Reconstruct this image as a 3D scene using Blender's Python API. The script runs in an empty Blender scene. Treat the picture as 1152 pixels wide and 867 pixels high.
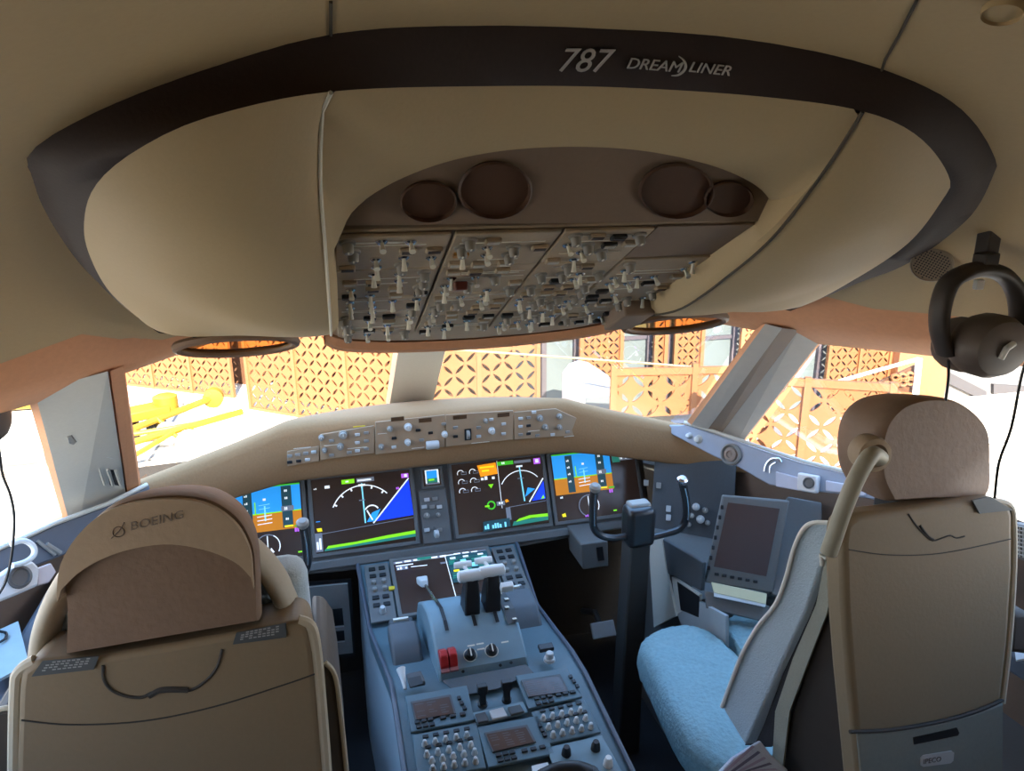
import bpy, bmesh, math, random
from math import radians as RAD, sin, cos, pi
from mathutils import Vector as V, Matrix as M4
from mathutils.geometry import tessellate_polygon
random.seed(7)
SC = bpy.context.scene
COL = SC.collection
# ------------------------------------------------------------------ camera
FPX, YAW, PITCH, ROLL = 800.0, RAD(14.739), RAD(-15.954), RAD(-0.556)
CAM = V((-.295, 0, 1.80))
fw = V((sin(YAW)*cos(PITCH), cos(YAW)*cos(PITCH), sin(PITCH)))
r0 = V((cos(YAW), -sin(YAW), 0)); u0 = r0.cross(fw)
RT = r0*cos(ROLL)+u0*sin(ROLL); UP = RT.cross(fw)
cd = bpy.data.cameras.new('camera'); cam = bpy.data.objects.new('camera', cd); COL.objects.link(cam)
cam.matrix_world = M4(((RT.x, UP.x, -fw.x, CAM.x), (RT.y, UP.y, -fw.y, CAM.y), (RT.z, UP.z, -fw.z, CAM.z), (0, 0, 0, 1)))
cd.sensor_width = 36; cd.lens = 36*FPX/1152; cd.clip_start = .02; cd.clip_end = 500
SC.camera = cam

def ray(x, y): return RT*((x-576)/FPX)-UP*((y-433.5)/FPX)+fw
def at(x, y, ax, v):
    d = ray(x, y); i = 'XYZ'.index(ax); return CAM+d*((v-CAM[i])/d[i])
def onplane(x, y, o, n):
    d = ray(x, y); return CAM+d*((o-CAM).dot(n)/d.dot(n))
def zq(X, Y, dz=0): return 1.975-dz-.41*X*X-.304*max(0, Y-.4)**2
def onquad(x, y, dz=0):
    d = ray(x, y); a = .2
    g = lambda t: (CAM+d*t).z-zq((CAM+d*t).x, (CAM+d*t).y, dz)
    t = .2; gp = g(t)
    while t < 3:
        gn = g(t+.002)
        if (gp < 0) != (gn < 0): return CAM+d*(t+.002*abs(gp)/(abs(gp)+abs(gn)))
        t += .002; gp = gn
    return CAM+d*1.2
def mirror(p): return V((-p.x, p.y, p.z))
def lerp(a, b, t): return a+(b-a)*t
def resample(pts, n):
    L = [0]
    for a, b in zip(pts, pts[1:]): L.append(L[-1]+(b-a).length)
    out = []; k = 0
    for i in range(n):
        s = L[-1]*i/(n-1)
        while k < len(pts)-2 and L[k+1] < s: k += 1
        d = L[k+1]-L[k]; out.append(lerp(pts[k], pts[k+1], (s-L[k])/d if d else 0))
    return out
def spline(pts, m=8, closed=False):
    n = len(pts); out = []
    rng = range(n if closed else n-1)
    for i in rng:
        g = lambda k: pts[k % n] if closed else pts[max(0, min(n-1, k))]
        a, b, c, d = g(i-1), g(i), g(i+1), g(i+2)
        for j in range(m):
            t = j/m
            out.append(.5*((2*b)+(c-a)*t+(2*a-5*b+4*c-d)*t*t+(3*b-a-3*c+d)*t**3))
    if not closed: out.append(pts[-1].copy())
    return out

# ------------------------------------------------------------------ materials
MATS = {}
def mat(name, col, rough=.6, metal=0, bump=0, scale=40, var=.08, emit=0, spec=.4, coat=0):
    if name in MATS: return MATS[name]
    m = bpy.data.materials.new(name); m.use_nodes = True; nt = m.node_tree; N = nt.nodes; L = nt.links
    b = N['Principled BSDF']; b.inputs['Roughness'].default_value = rough; b.inputs['Metallic'].default_value = metal
    b.inputs['Specular IOR Level'].default_value = spec
    if coat: b.inputs['Coat Weight'].default_value = coat
    c = (*col, 1)
    if var:
        tc = N.new('ShaderNodeTexCoord'); nz = N.new('ShaderNodeTexNoise'); nz.inputs['Scale'].default_value = scale; nz.inputs['Detail'].default_value = 4
        L.new(tc.outputs['Object'], nz.inputs['Vector'])
        mx = N.new('ShaderNodeMix'); mx.data_type = 'RGBA'
        mx.inputs['A'].default_value = tuple(v*(1-var) for v in col)+(1,); mx.inputs['B'].default_value = tuple(min(1, v*(1+var)) for v in col)+(1,)
        L.new(nz.outputs['Fac'], mx.inputs['Factor']); L.new(mx.outputs['Result'], b.inputs['Base Color'])
        if bump:
            bp = N.new('ShaderNodeBump'); bp.inputs['Strength'].default_value = bump; bp.inputs['Distance'].default_value = .004
            L.new(nz.outputs['Fac'], bp.inputs['Height']); L.new(bp.outputs['Normal'], b.inputs['Normal'])
    else: b.inputs['Base Color'].default_value = c
    if emit:
        b.inputs['Emission Color'].default_value = c; b.inputs['Emission Strength'].default_value = emit
    MATS[name] = m; return m
def srgb(r, g, b):
    f = lambda v: (v/255/12.92) if v/255 < .04045 else ((v/255+.055)/1.055)**2.4
    return (f(r), f(g), f(b))
def glow(name, r, g, b, e=1.0): # lit pixels of a screen
    return mat('lit '+name, srgb(r, g, b), .4, var=0, emit=e*.60)
def glassmat():
    m = bpy.data.materials.new('window glass'); m.use_nodes = True; nt = m.node_tree; N = nt.nodes
    N.remove(N['Principled BSDF']); o = N['Material Output']
    t = N.new('ShaderNodeBsdfTransparent'); t.inputs[0].default_value = (.97, .98, .98, 1)
    g = N.new('ShaderNodeBsdfGlossy'); g.inputs['Roughness'].default_value = .02
    fr = N.new('ShaderNodeFresnel'); fr.inputs['IOR'].default_value = 1.3
    mm = N.new('ShaderNodeMath'); mm.operation = 'MULTIPLY'; mm.inputs[1].default_value = .35
    x = N.new('ShaderNodeMixShader'); nt.links.new(fr.outputs[0], mm.inputs[0]); nt.links.new(mm.outputs[0], x.inputs[0])
    nt.links.new(t.outputs[0], x.inputs[1]); nt.links.new(g.outputs[0], x.inputs[2]); nt.links.new(x.outputs[0], o.inputs['Surface'])
    return m
def tintglass(name, col):
    m = bpy.data.materials.new(name); m.use_nodes = True; nt = m.node_tree; N = nt.nodes
    N.remove(N['Principled BSDF']); o = N['Material Output']
    t = N.new('ShaderNodeBsdfTransparent'); t.inputs[0].default_value = (*col, 1)
    g = N.new('ShaderNodeBsdfGlossy'); g.inputs['Roughness'].default_value = .05
    x = N.new('ShaderNodeMixShader'); x.inputs[0].default_value = .08
    nt.links.new(t.outputs[0], x.inputs[1]); nt.links.new(g.outputs[0], x.inputs[2]); nt.links.new(x.outputs[0], o.inputs['Surface'])
    return m
LINER = mat('beige liner plastic', (.47, .345, .185), .7, bump=.06, scale=160, var=.04)
PODM = mat('beige console plastic', (.51, .385, .215), .62, bump=.06, scale=200, var=.04)
BAND = mat('dark brown soft trim', (.042, .028, .025), .75, bump=.1, scale=200, var=.12)
HEADER = mat('brown header trim', (.68, .32, .155), .75, bump=.1, scale=90, var=.08)
GLARE = mat('brown glareshield vinyl', (.33, .185, .085), .95, bump=.15, scale=160, var=.12)
GREYP = mat('pale grey plastic', (.64, .60, .51), .55, bump=.05, scale=120, var=.05)
PANEL = mat('grey instrument panel paint', (.15, .145, .135), .55, bump=.05, scale=150, var=.08)
PANELD = mat('dark grey panel paint', (.075, .078, .08), .55, bump=.05, scale=150, var=.1)
OVHP = mat('overhead grey brown paint', (.43, .335, .23), .55, bump=.05, scale=150, var=.08)
PED = mat('sky tinted pedestal paint', (.10, .155, .178), .5, bump=.05, scale=150, var=.08)  # cool window light is mixed into this base colour
BLK = mat('black plastic', (.015, .015, .016), .45, var=.1)
DARK = mat('dark footwell lining', (.035, .03, .027), .85, bump=.2, scale=60, var=.2)
CARPET = mat('dark carpet', (.03, .03, .033), .95, bump=.6, scale=500, var=.4)
WHITE = mat('white plastic', (.75, .75, .72), .45, var=.03)
IVORY = mat('ivory marking', (.78, .74, .62), .6, var=.03)
STEEL = mat('chrome', (.7, .7, .72), .22, 1.0, var=.03)
RED = mat('red plastic', (.45, .02, .02), .4, var=.06)
YELL = mat('yellow plastic', (.75, .55, .03), .5, var=.05)
SEATB = mat('tan seat shell', (.235, .175, .105), .6, bump=.08, scale=140, var=.05)
SEATR = mat('pale seat edge', (.48, .42, .31), .55, bump=.05, scale=140, var=.04)  # pale colour carries the rim highlight along the seat edges
LEATH = mat('brown headrest leather', (.20, .128, .083), .62, bump=.25, scale=90, var=.1)
FABG = mat('light grey seat fabric', (.47, .56, .62), .95, bump=.5, scale=300, var=.1)
PIPE = mat('white piping', (.72, .70, .64), .7, var=.05)
SHEEP = mat('sky tinted sheepskin', (.27, .41, .43), 1.0, bump=1.0, scale=90, var=.2)  # blue of the sky light is put into the fleece colour
BELT = mat('dark belt webbing', (.03, .03, .035), .85, bump=.3, scale=300, var=.2)
BELTB = mat('taupe belt webbing', (.34, .34, .28), .85, bump=.3, scale=300, var=.1)
PAPER = mat('white paper', (.72, .74, .74), .8, var=.04)
CREAM = mat('cream paper', (.75, .68, .42), .8, var=.05)
SCRB = mat('dark screen glass', (.05, .032, .026), .2, var=0, emit=0.12, spec=.5)  # brown tint puts the cockpit's reflections into the glass colour
GLASS = glassmat()

# ------------------------------------------------------------------ mesh builder
WM = {}
class MB:
    def __init__(s): s.v = []; s.f = []; s.m = []
    def add(s, vs, fs, mi=0):
        b = len(s.v); s.v += [V(p) for p in vs]; s.f += [tuple(b+i for i in f) for f in fs]; s.m += [mi]*len(fs); return s
    def boxc(s, c, ux, uy, uz, mi=0): # centre and half axes
        c = V(c); P = [c+ux*i+uy*j+uz*k for k in (-1, 1) for j in (-1, 1) for i in (-1, 1)]
        return s.add(P, [(0, 2, 3, 1), (4, 5, 7, 6), (0, 1, 5, 4), (2, 6, 7, 3), (0, 4, 6, 2), (1, 3, 7, 5)], mi)
    def box(s, x0, x1, y0, y1, z0, z1, mi=0):
        return s.boxc(((x0+x1)/2, (y0+y1)/2, (z0+z1)/2), V(((x1-x0)/2, 0, 0)), V((0, (y1-y0)/2, 0)), V((0, 0, (z1-z0)/2)), mi)
    def prism(s, pts, h, mi=0): # h vector
        n = len(pts); h = V(h); P = [V(p) for p in pts]+[V(p)+h for p in pts]
        return s.add(P, [tuple(range(n))[::-1], tuple(range(n, 2*n))]+[(i, (i+1) % n, n+(i+1) % n, n+i) for i in range(n)], mi)
    def quad(s, a, b, c, d, mi=0): return s.add([a, b, c, d], [(0, 1, 2, 3)], mi)
    def grid(s, rows, mi=0, closed=False):
        n = len(rows[0]); P = [p for r in rows for p in r]; F = []
        for i in range(len(rows)-1):
            for j in range(n if closed else n-1):
                F.append((i*n+j, i*n+(j+1) % n, (i+1)*n+(j+1) % n, (i+1)*n+j))
        return s.add(P, F, mi)
    def loft(s, rings, caps=True, mi=0):
        n = len(rings[0]); b = len(s.v); s.grid(rings, mi, True)
        if caps:
            s.f += [tuple(b+i for i in range(n))[::-1], tuple(b+(len(rings)-1)*n+i for i in range(n))]; s.m += [mi, mi]
        return s
    def tube(s, pts, r, n=8, mi=0, flat=None, closed=False, nref=None):
        pts = [V(p) for p in pts]; rings = []; N = len(pts); up = None
        for i, p in enumerate(pts):
            if closed: t = pts[(i+1) % N]-pts[i-1]
            else: t = pts[min(N-1, i+1)]-pts[max(0, i-1)]
            t.normalize()
            if up is None:
                up = V(nref) if nref else (V((0, 0, 1)) if abs(t.z) < .9 else V((0, 1, 0)))
            up = (up-t*up.dot(t)); up.normalize(); sd = t.cross(up)
            rr = r[i] if isinstance(r, (list, tuple)) else r; fl = flat or 1
            rings.append([p+up*(rr*cos(2*pi*k/n)*fl)+sd*(rr*sin(2*pi*k/n)) for k in range(n)])
        if closed: rings.append(rings[0]); return s.loft(rings, False, mi)
        return s.loft(rings, True, mi)
    def lathe(s, o, n, prof, seg=20, mi=0, caps=True):
        o = V(o); n = V(n).normalized(); u = n.orthogonal().normalized(); w = n.cross(u)
        return s.loft([[o+n*h+(u*cos(2*pi*k/seg)+w*sin(2*pi*k/seg))*r for k in range(seg)] for r, h in prof], caps, mi)
    def tri(s, outer, holes, mi=0, flip=None):
        polys = [[V(p) for p in outer]]+[[V(p) for p in h] for h in holes]
        flat = [p for q in polys for p in q]
        b = len(s.v); s.v += flat
        for t in tessellate_polygon(polys): s.f.append(tuple(b+i for i in t)); s.m.append(mi)
        return s
    def build(s, name, mats, parent=None, smooth=True, bevel=0, seg=2, ang=35, sub=0, solid=0, fixn=True):
        me = bpy.data.meshes.new(name); o = bpy.data.objects.new(name, me); COL.objects.link(o)
        W = WM.get(parent.name, M4()) if parent else M4(); Wi = W.inverted()
        me.from_pydata([Wi @ p for p in s.v], [], s.f)
        mats = mats if isinstance(mats, (list, tuple)) else [mats]
        for m in mats: me.materials.append(m)
        for p, k in zip(me.polygons, s.m): p.material_index = k
        if fixn:
            bm = bmesh.new(); bm.from_mesh(me); bmesh.ops.remove_doubles(bm, verts=bm.verts, dist=1e-6); bmesh.ops.recalc_face_normals(bm, faces=bm.faces); bm.to_mesh(me); bm.free()
        if smooth:
            for p in me.polygons: p.use_smooth = True
            me.set_sharp_from_angle(angle=RAD(ang))
        if solid:
            md = o.modifiers.new('thickness', 'SOLIDIFY'); md.thickness = abs(solid); md.offset = 1 if solid > 0 else -1
        if bevel:
            md = o.modifiers.new('bevel', 'BEVEL'); md.width = bevel; md.segments = seg; md.limit_method = 'ANGLE'; md.angle_limit = RAD(40)
            md.harden_normals = False
        if sub:
            md = o.modifiers.new('sub', 'SUBSURF'); md.levels = sub; md.render_levels = sub
        if parent: o.parent = parent
        WM[o.name] = W; return o
def thing(name, label, cat, loc=(0, 0, 0), group=None):
    o = bpy.data.objects.new(name, None); COL.objects.link(o); o.location = loc; o.empty_display_size = .05
    WM[o.name] = M4.Translation(V(loc)); return tag(o, label, cat, group)
def tag(o, label, cat, group=None):
    o['label'] = label; o['category'] = cat
    if group: o['group'] = group
    return o
def struct(o): o['kind'] = 'structure'; return o
class Fr: # a frame on a panel: o + u*a + v*b + n*c
    def __init__(s, o, u, n):
        s.o = V(o); s.n = V(n).normalized(); s.u = (V(u)-s.n*V(u).dot(s.n)).normalized(); s.v = s.n.cross(s.u)
    def p(s, a, b, c=0): return s.o+s.u*a+s.v*b+s.n*c
    def px(s, x, y, c=0): return onplane(x, y, s.o+s.n*c, s.n)
    def uv(s, x, y):
        q = onplane(x, y, s.o, s.n)-s.o; return q.dot(s.u), q.dot(s.v)
def fbox(mb, F, a, b, c0, hw, hh, hd, mi=0): # box standing c0..c0+hd on frame
    return mb.boxc(F.p(a, b, c0+hd/2), F.u*hw, F.v*hh, F.n*(hd/2), mi)
def text(name, s, size, F, a, b, c, m, parent=None, shear=0, ext=.0004, align='LEFT', sx=1, off=0):
    cu = bpy.data.curves.new('lettering', 'FONT'); cu.body = s; cu.size = size; cu.shear = shear; cu.extrude = ext; cu.align_x = align; cu.offset = off; cu.resolution_u = 3
    t = bpy.data.objects.new('lettering', cu); COL.objects.link(t)
    bpy.context.view_layer.update()
    me = bpy.data.meshes.new_from_object(t.evaluated_get(bpy.context.evaluated_depsgraph_get()))
    bpy.data.objects.remove(t)
    W = (WM.get(parent.name, M4()) if parent else M4()).inverted()
    for v in me.vertices:
        q = v.co; v.co = W @ F.p(a+q.x*sx, b+q.y, c+q.z)
    me.materials.clear(); me.materials.append(m)
    o = bpy.data.objects.new(name, me); COL.objects.link(o)
    if parent: o.parent = parent
    WM[o.name] = WM.get(parent.name, M4()) if parent else M4()
    return o
X_, Y_, Z_ = V((1, 0, 0)), V((0, 1, 0)), V((0, 0, 1))
# ================================================================== SETTING
# liner (ceiling)
bp = [onquad(*p) for p in [(913, 330), (955, 343), (1000, 349), (1060, 354), (1141, 363)]]
edge_r = [V((0, 1.60, 0)), V((.35, 1.54, 0)), V((.58, 1.43, 0))]+[V((p.x, p.y, 0)) for p in bp]+[V((bp[-1].x+.05, .7, 0)), V((bp[-1].x+.08, .2, 0)), V((bp[-1].x+.06, -.4, 0)), V((bp[-1].x, -1.25, 0))]
edge_r = resample(spline(edge_r, 6), 30)
edge = [mirror(p) for p in edge_r[::-1]][:-1]+edge_r
def lin(p): return V((p.x, p.y, zq(p.x, p.y)))
rows = []
for i in range(25):
    s = i/24
    rows.append([lin(lerp(V((0, min(.6, max(-1.25, p.y)), 0)), p, s)) for p in edge])
m = MB(); m.grid(rows); o = struct(m.build('ceiling', LINER, smooth=True, ang=80, fixn=False, solid=0))
hdr_top = [lin(p) for p in edge]
# window rims
F_T, F_B = V((.667, 1.43, 1.463)), V((.823, 2.005, 1.025))
R_T, R_B = V((.80, 1.375, 1.433)), V((1.0, 1.97, .93))
C_T, C_B = V((0, 2.0, 1.484)), V((0, 2.75, .914))
rim_r = [V((0, 1.98, 1.50)), V((.35, 1.80, 1.50)), F_T, R_T, V((.90, 1.215, 1.44)), V((1.0, 1.035, 1.448)), V((1.06, .75, 1.45)), V((1.10, .35, 1.45)), V((1.10, -.2, 1.45)), V((1.08, -1.25, 1.45))]
# brown header strip between liner and the window rim
n = 40
hr = resample([lin(p) for p in edge_r], n)
def rimat(y_or): pass
rr = resample(rim_r, n)
# match by plan progress: key stations
def interp(path, ts, t):
    for (t0, p0), (t1, p1) in zip(zip(ts, path), zip(ts[1:], path[1:])):
        if t <= t1: return lerp(p0, p1, (t-t0)/(t1-t0))
    return path[-1]
hk = [lin(V((0, 1.60, 0))), lin(V((.35, 1.54, 0))), lin(V((.58, 1.40, 0))), bp[0].copy(), bp[2].copy(), bp[4].copy(), lin(V((bp[-1].x+.05, .7, 0))), lin(V((bp[-1].x+.08, .2, 0))), lin(V((bp[-1].x+.07, -.2, 0))), lin(V((bp[-1].x, -1.25, 0)))]
for sgn, nm in ((1, 'trim_1'), (-1, 'trim_2')):
    g = lambda p: V((p.x*sgn, p.y, p.z))
    rws = []
    for k in range(37):
        i = k/4; i0 = min(8, int(i)); f = i-i0
        a = lerp(hk[i0], hk[i0+1], f); a.z = zq(a.x, a.y)+.004; b = lerp(rim_r[i0], rim_r[i0+1], f)
        c = lerp(a, b, .5)+V((-.012, -.012, -.004))
        # inner face then a return outwards at the window rim
        out = V((b.x, b.y-.3, 0)); out.normalize()
        rws.append([g(a), g(c), g(b), g(b+out*.06+V((0, 0, -.004)))])
    m = MB(); m.grid(rws); o = m.build(nm, HEADER, fixn=False, ang=50); o['kind'] = 'structure'
# outer roof skin so that no daylight leaks through the liner
m = MB()
rws = []
for i in range(13):
    s = i/12
    rws.append([V((p.x*1.03, p.y, zq(p.x, p.y)+.05)) for p in [lerp(V((0, min(.6, max(-1.25, q.y)), 0)), q+(q-V((0, .2, 0))).normalized()*.05, s) for q in edge]])
m.grid(rws)
for sgn in (1, -1):
    g = lambda p: V((p.x*sgn, p.y, p.z))
    m.grid([[g(p+V((0, .02, .10))) for p in rim_r], [g(p+V((p.x*.09, .03 if p.y > 1 else 0, .0))) for p in rim_r]])
    e = [V((p.x*1.03, p.y, zq(p.x, p.y)+.05)) for p in hk]
    m.grid([[g(p) for p in e], [g(p+V((p.x*.09, .03 if p.y > 1 else 0, 0.02))) for p in rim_r]])
o = m.build('trim_3', HEADER, fixn=False); o['kind'] = 'structure'
# posts
POSTA = mat('beige post trim', (.56, .50, .42), .6, bump=.05, var=.05)
POSTB = mat('taupe groove shading', (.27, .20, .15), .7, bump=.05, var=.06)  # groove strip, with its brown shading put into the colour
def post(name, T0, B0, T1, B1, cols, inward, parts, depth=.022):
    ms = []; mb = MB()
    for (t0, t1, off0, off1, mt) in cols:
        if mt not in ms: ms.append(mt)
        a = lerp(T0, T1, t0)+inward*off0; b = lerp(T0, T1, t1)+inward*off1
        c = lerp(B0, B1, t1)+inward*off1; d = lerp(B0, B1, t0)+inward*off0
        mb.quad(a, b, c, d, ms.index(mt))
    out = -inward*depth
    mb.quad(T0, T0+out, B0+out, B0, 0); mb.quad(T1, T1+out, B1+out, B1, 0); mb.quad(T0+out, T1+out, B1+out, B0+out, 0)
    o = mb.build(name, ms, smooth=False, fixn=False); o['kind'] = 'structure'; return o
for sgn, nm in ((1, 'trim_4'), (-1, 'trim_5')):
    g = lambda p: V((p.x*sgn, p.y, p.z))
    inw = V((-.75*sgn, -.55, .1)).normalized()
    e = .25
    T0, T1 = F_T+(F_T-F_B)*.06, R_T+(R_T-R_B)*.06; B0, B1 = F_B+(F_B-F_T)*e, R_B+(R_B-R_T)*e
    if sgn > 0: cols = [(0, .12, 0, .02, HEADER), (.12, .42, .02, .035, POSTA), (.42, .62, .035, .01, POSTB), (.62, 1, .01, 0, POSTA)]
    else: cols = [(0, .10, 0, .02, HEADER), (.10, .30, .02, .03, HEADER), (.30, 1, .024, .0, GREYP)]
    post(nm, g(T0), g(B0), g(T1), g(B1), cols, inw, None)
# centre post
mb = MB()
ct = onplane(472, 392, V((0, 2.27, 1.28)), V((0, -.6, -.8)).normalized())
w = .075
mb.quad(V((-w, 2.05, 1.445)), V((w, 2.05, 1.445)), V((w*1.15, 2.78, .89)), V((-w*1.15, 2.78, .89)), 0)
for sx in (-1, 1):
    mb.quad(V((sx*w, 2.05, 1.445)), V((sx*w*1.15, 2.78, .89)), V((sx*w*1.15, 2.83, .94)), V((sx*w, 2.10, 1.495)), 1 if sx < 0 else 0)
mb.quad(V((-w, 2.10, 1.495)), V((w, 2.10, 1.495)), V((w*1.15, 2.83, .94)), V((-w*1.15, 2.83, .94)), 0)
o = mb.build('trim_6', [GREYP, HEADER], smooth=False, fixn=False); o['kind'] = 'structure'
# panes
sill_r = [V((1.0, 1.97, .93)), V((1.09, 1.5, .965)), V((1.14, 1.1, 1.075)), V((1.165, .7, 1.10)), V((1.17, .35, 1.10)), V((1.15, -1.25, 1.10))]
wi = 1
for sgn in (-1, 1):
    g = lambda p: V((p.x*sgn, p.y, p.z))
    mb = MB(); mb.quad(g(V((.04, 2.02, 1.50))), g(F_T+V((0, .02, .03))), g(F_B+V((.03, .06, -.06))), g(V((.04, 2.84, .87))))
    o = mb.build('window_%d' % wi, GLASS, smooth=False, fixn=False); o['kind'] = 'structure'; wi += 1
    top = [p for p in rim_r if p.y <= 1.38 and p.y > -.5]
    tp = resample(top, 8); bt = resample(sill_r[:5]+[V((1.16, -.2, 1.10))], 8)
    mb = MB(); mb.grid([[g(p+V((.03, 0, .02))) for p in tp], [g(p+V((.03, 0, -.02))) for p in bt]])
    o = mb.build('window_%d' % wi, GLASS, fixn=False); o['kind'] = 'structure'; wi += 1
# side walls below the sill and behind the side window, back wall, front bulkhead, floor
for sgn, nm in ((-1, 'wall_left'), (1, 'wall_right')):
    g = lambda p: V((p.x*sgn, p.y, p.z))
    mb = MB()
    sl = [V((.88, 2.3, .93))]+sill_r
    mb.grid([[g(p) for p in sl], [g(V((p.x+.02, p.y, .45))) for p in sl], [g(V((p.x-.1, p.y, -.02))) for p in sl]])
    # aft of the side window
    mb.grid([[g(V((1.10, .15, 1.46))), g(V((1.08, -1.25, 1.46)))], [g(V((1.17, .15, 1.09))), g(V((1.15, -1.25, 1.09)))]])
    o = mb.build(nm, mat('brown side wall', (.17, .11, .075), .8, bump=.1, scale=120, var=.08), fixn=False); o['kind'] = 'structure'
mb = MB(); mb.box(-1.3, 1.3, -1.32, -1.26, -.02, 2.05); o = struct(mb.build('wall_back', mat('darkened back wall', (.12, .09, .06), .8, var=.08), smooth=False))  # unseen back wall, colour darkened to cut bounced light at the rear
mb = MB(); mb.grid([[V((x, 2.42-.06*x*x, z)) for x in (-1.1, -.55, 0, .55, 1.1)] for z in (-.02, .5, .93)]); o = struct(mb.build('wall_front', DARK, fixn=False))
mb = MB(); mb.box(-1.3, 1.3, -1.3, 2.5, -.05, 0); o = struct(mb.build('floor', CARPET, smooth=False))
# nose skin outside, from the windscreen foot down
mb = MB()
nose = [V((-1.25, 1.5, .84)), V((-1.02, 2.05, .80)), V((-.83, 2.2, .80)), V((-.45, 2.62, .79)), V((0, 2.88, .80)), V((.45, 2.62, .79)), V((.83, 2.2, .80)), V((1.02, 2.05, .80)), V((1.25, 1.5, .84))]
mb.grid([nose, [p+V((p.x*.3, .5, -.3)) for p in nose], [p+V((p.x*.3, .3, -1.2)) for p in nose]])
o = mb.build('trim_7', WHITE, fixn=False); o['kind'] = 'structure'

# ================================================================== OVERHEAD CONSOLE
OUT = [(190, 378), (110, 320), (60, 260), (32, 205), (27, 175), (100, 130), (240, 75), (372, 38), (540, 28), (690, 32), (850, 45), (985, 75), (1080, 120), (1122, 178), (1120, 200), (1090, 250), (1020, 300), (950, 325), (880, 350)]
INN = [(165, 365), (125, 330), (100, 285), (95, 245), (110, 205), (160, 165), (240, 130), (372, 103), (540, 97), (690, 98), (850, 108), (970, 125), (1035, 155), (1068, 200), (1060, 225), (1020, 275), (960, 315), (900, 345)]
outc = spline([onquad(*p)+V((0, 0, .004)) for p in OUT], 8)
innc = [onquad(*p, .045) for p in INN]
SI = 0.29
i_l, i_r = 7, 11      # where the seams cross the inner edge
inn_s = spline(innc, 8)
A = resample(inn_s, 121)
# band: match by arc length but keep the seam stations aligned
outr = resample(outc, 121)
OC = thing('overhead_console', 'large oval beige overhead console with dark brown rim and cup recesses', 'overhead console', (0, 1.0, 1.7))
mb = MB(); rows = []
for k in range(121):
    a = outr[k]; b = A[k]; c = lerp(a, b, .5)+V((0, 0, -.006))
    rows.append([a+V((0, 0, .01)), a, c, b, b+V((0, .012, .0))])
mb.grid(rows); bandob = mb.build('rim_band', BAND, OC, fixn=False, ang=60)
# seams
seamR = [V((SI, .700, 1.871)), V((SI, .76, 1.807)), V((SI, .845, 1.728)), V((SI, .947, 1.664)), V((SI, 1.085, 1.592)), V((SI, 1.22, 1.555))]
iL, iR = innc[i_l].copy(), innc[i_r].copy()
seamR[0] = iR.copy(); seamR = spline(seamR, 6); seamL = [mirror(p) for p in seamR]; seamL[0] = iL.copy()
botL = [innc[0]]+[at(*p, 'Y', 1.17) for p in [(200, 378), (280, 377)]]+[seamL[-1].copy()]
botR = [innc[-1]]+[at(*p, 'Y', 1.15) for p in [(850, 351), (790, 350)]]+[seamR[-1].copy()]
def side(nm, inner, bottom, seam, sgn):
    N = 40
    Ac = resample(inner, N)                     # from front outer tip round to seam top
    Bc = resample(spline(bottom, 6)+seam[::-1], N)
    rows = []
    for j in range(13):
        s = j/12; r = []
        for k in range(N):
            P = lerp(Ac[k], Bc[k], s); wd = (Ac[k]-Bc[k]).length
            r.append(P+V((0, -.35, -1)).normalized()*(.16*wd*s*(1-s)*2))
        rows.append(r)
    mb = MB(); mb.grid(rows)
    # front closing wall up to the liner
    bt = spline(bottom, 6)
    mb.grid([[p for p in bt], [V((p.x, p.y+.07, p.z+.02)) for p in bt], [V((p.x, p.y+.08, min(zq(p.x, p.y+.08)+.01, p.z+.25))) for p in bt]])
    # inner flank beside the switch panel
    lip = .012
    ws = [max(0, min(1, (i-5)/12)) for i in range(len(seam))]
    mb.grid([[p for p in seam], [p+V((-sgn*lip*w_, .0, .012*w_)) for p, w_ in zip(seam, ws)], [p+V((-sgn*lip*w_, .04*w_, .085*w_)) for p, w_ in zip(seam, ws)]])
    return mb.build(nm, PODM, OC, fixn=False, ang=50)
k_l = i_l*8; k_r = i_r*8
side('side_panel', inn_s[:k_l+1], botL, seamL, -1)
side('side_panel', inn_s[k_r:][::-1], botR, seamR, 1)
# dark recess with pockets
RF = Fr((0, .8405, 1.791), X_, V((0, -.862, -.505)))
ARC = [(387, 256), (395, 240), (420, 218), (460, 197), (510, 180), (570, 169), (640, 165), (710, 168), (770, 178), (820, 193), (855, 212), (872, 235), (873, 250)]
arc = spline([RF.px(*p) for p in ARC], 4)
pockets = [(482, 226, 31, 22, 0), (556, 214, 41, 31, 0), (763, 215, 43, 30, 0), (816, 223, 29, 19, 0)]
mb = MB(); holes = []
def ell(cx, cy, rx, ry, k=28): return [(cx+rx*cos(2*pi*i/k), cy+ry*sin(2*pi*i/k)) for i in range(k)]
adj = [(484, 227, 32, 22), (557, 214, 40, 31), (761, 215, 41, 30), (820, 224, 27, 19)]
adj[0] = (482, 227, 31, 22); 
for c in adj: holes.append([RF.px(*q, -.004) for q in ell(*c)])
mb.tri([p-RF.n*.004 for p in arc], holes)
rec = mb.build('recess_panel', mat('dark taupe recess', (.25, .18, .13), .7, bump=.08, scale=150, var=.06), OC, fixn=False, smooth=False)
for c in adj:
    mb = MB(); rings = []
    for s, d in ((1.0, -.004), (1.05, .001), (.99, .003), (.95, -.006), (.9, -.03), (.7, -.05), (.35, -.06), (.05, -.062)):
        cc = RF.px(c[0], c[1]); rings.append([cc+(RF.px(*q)-cc)*s+RF.n*d for q in ell(*c)])
    mb.loft(rings, True); mb.build('pocket', mat('brown pocket lining', (.11, .06, .04), .5, bump=.05, var=.1), OC, fixn=False)
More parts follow.
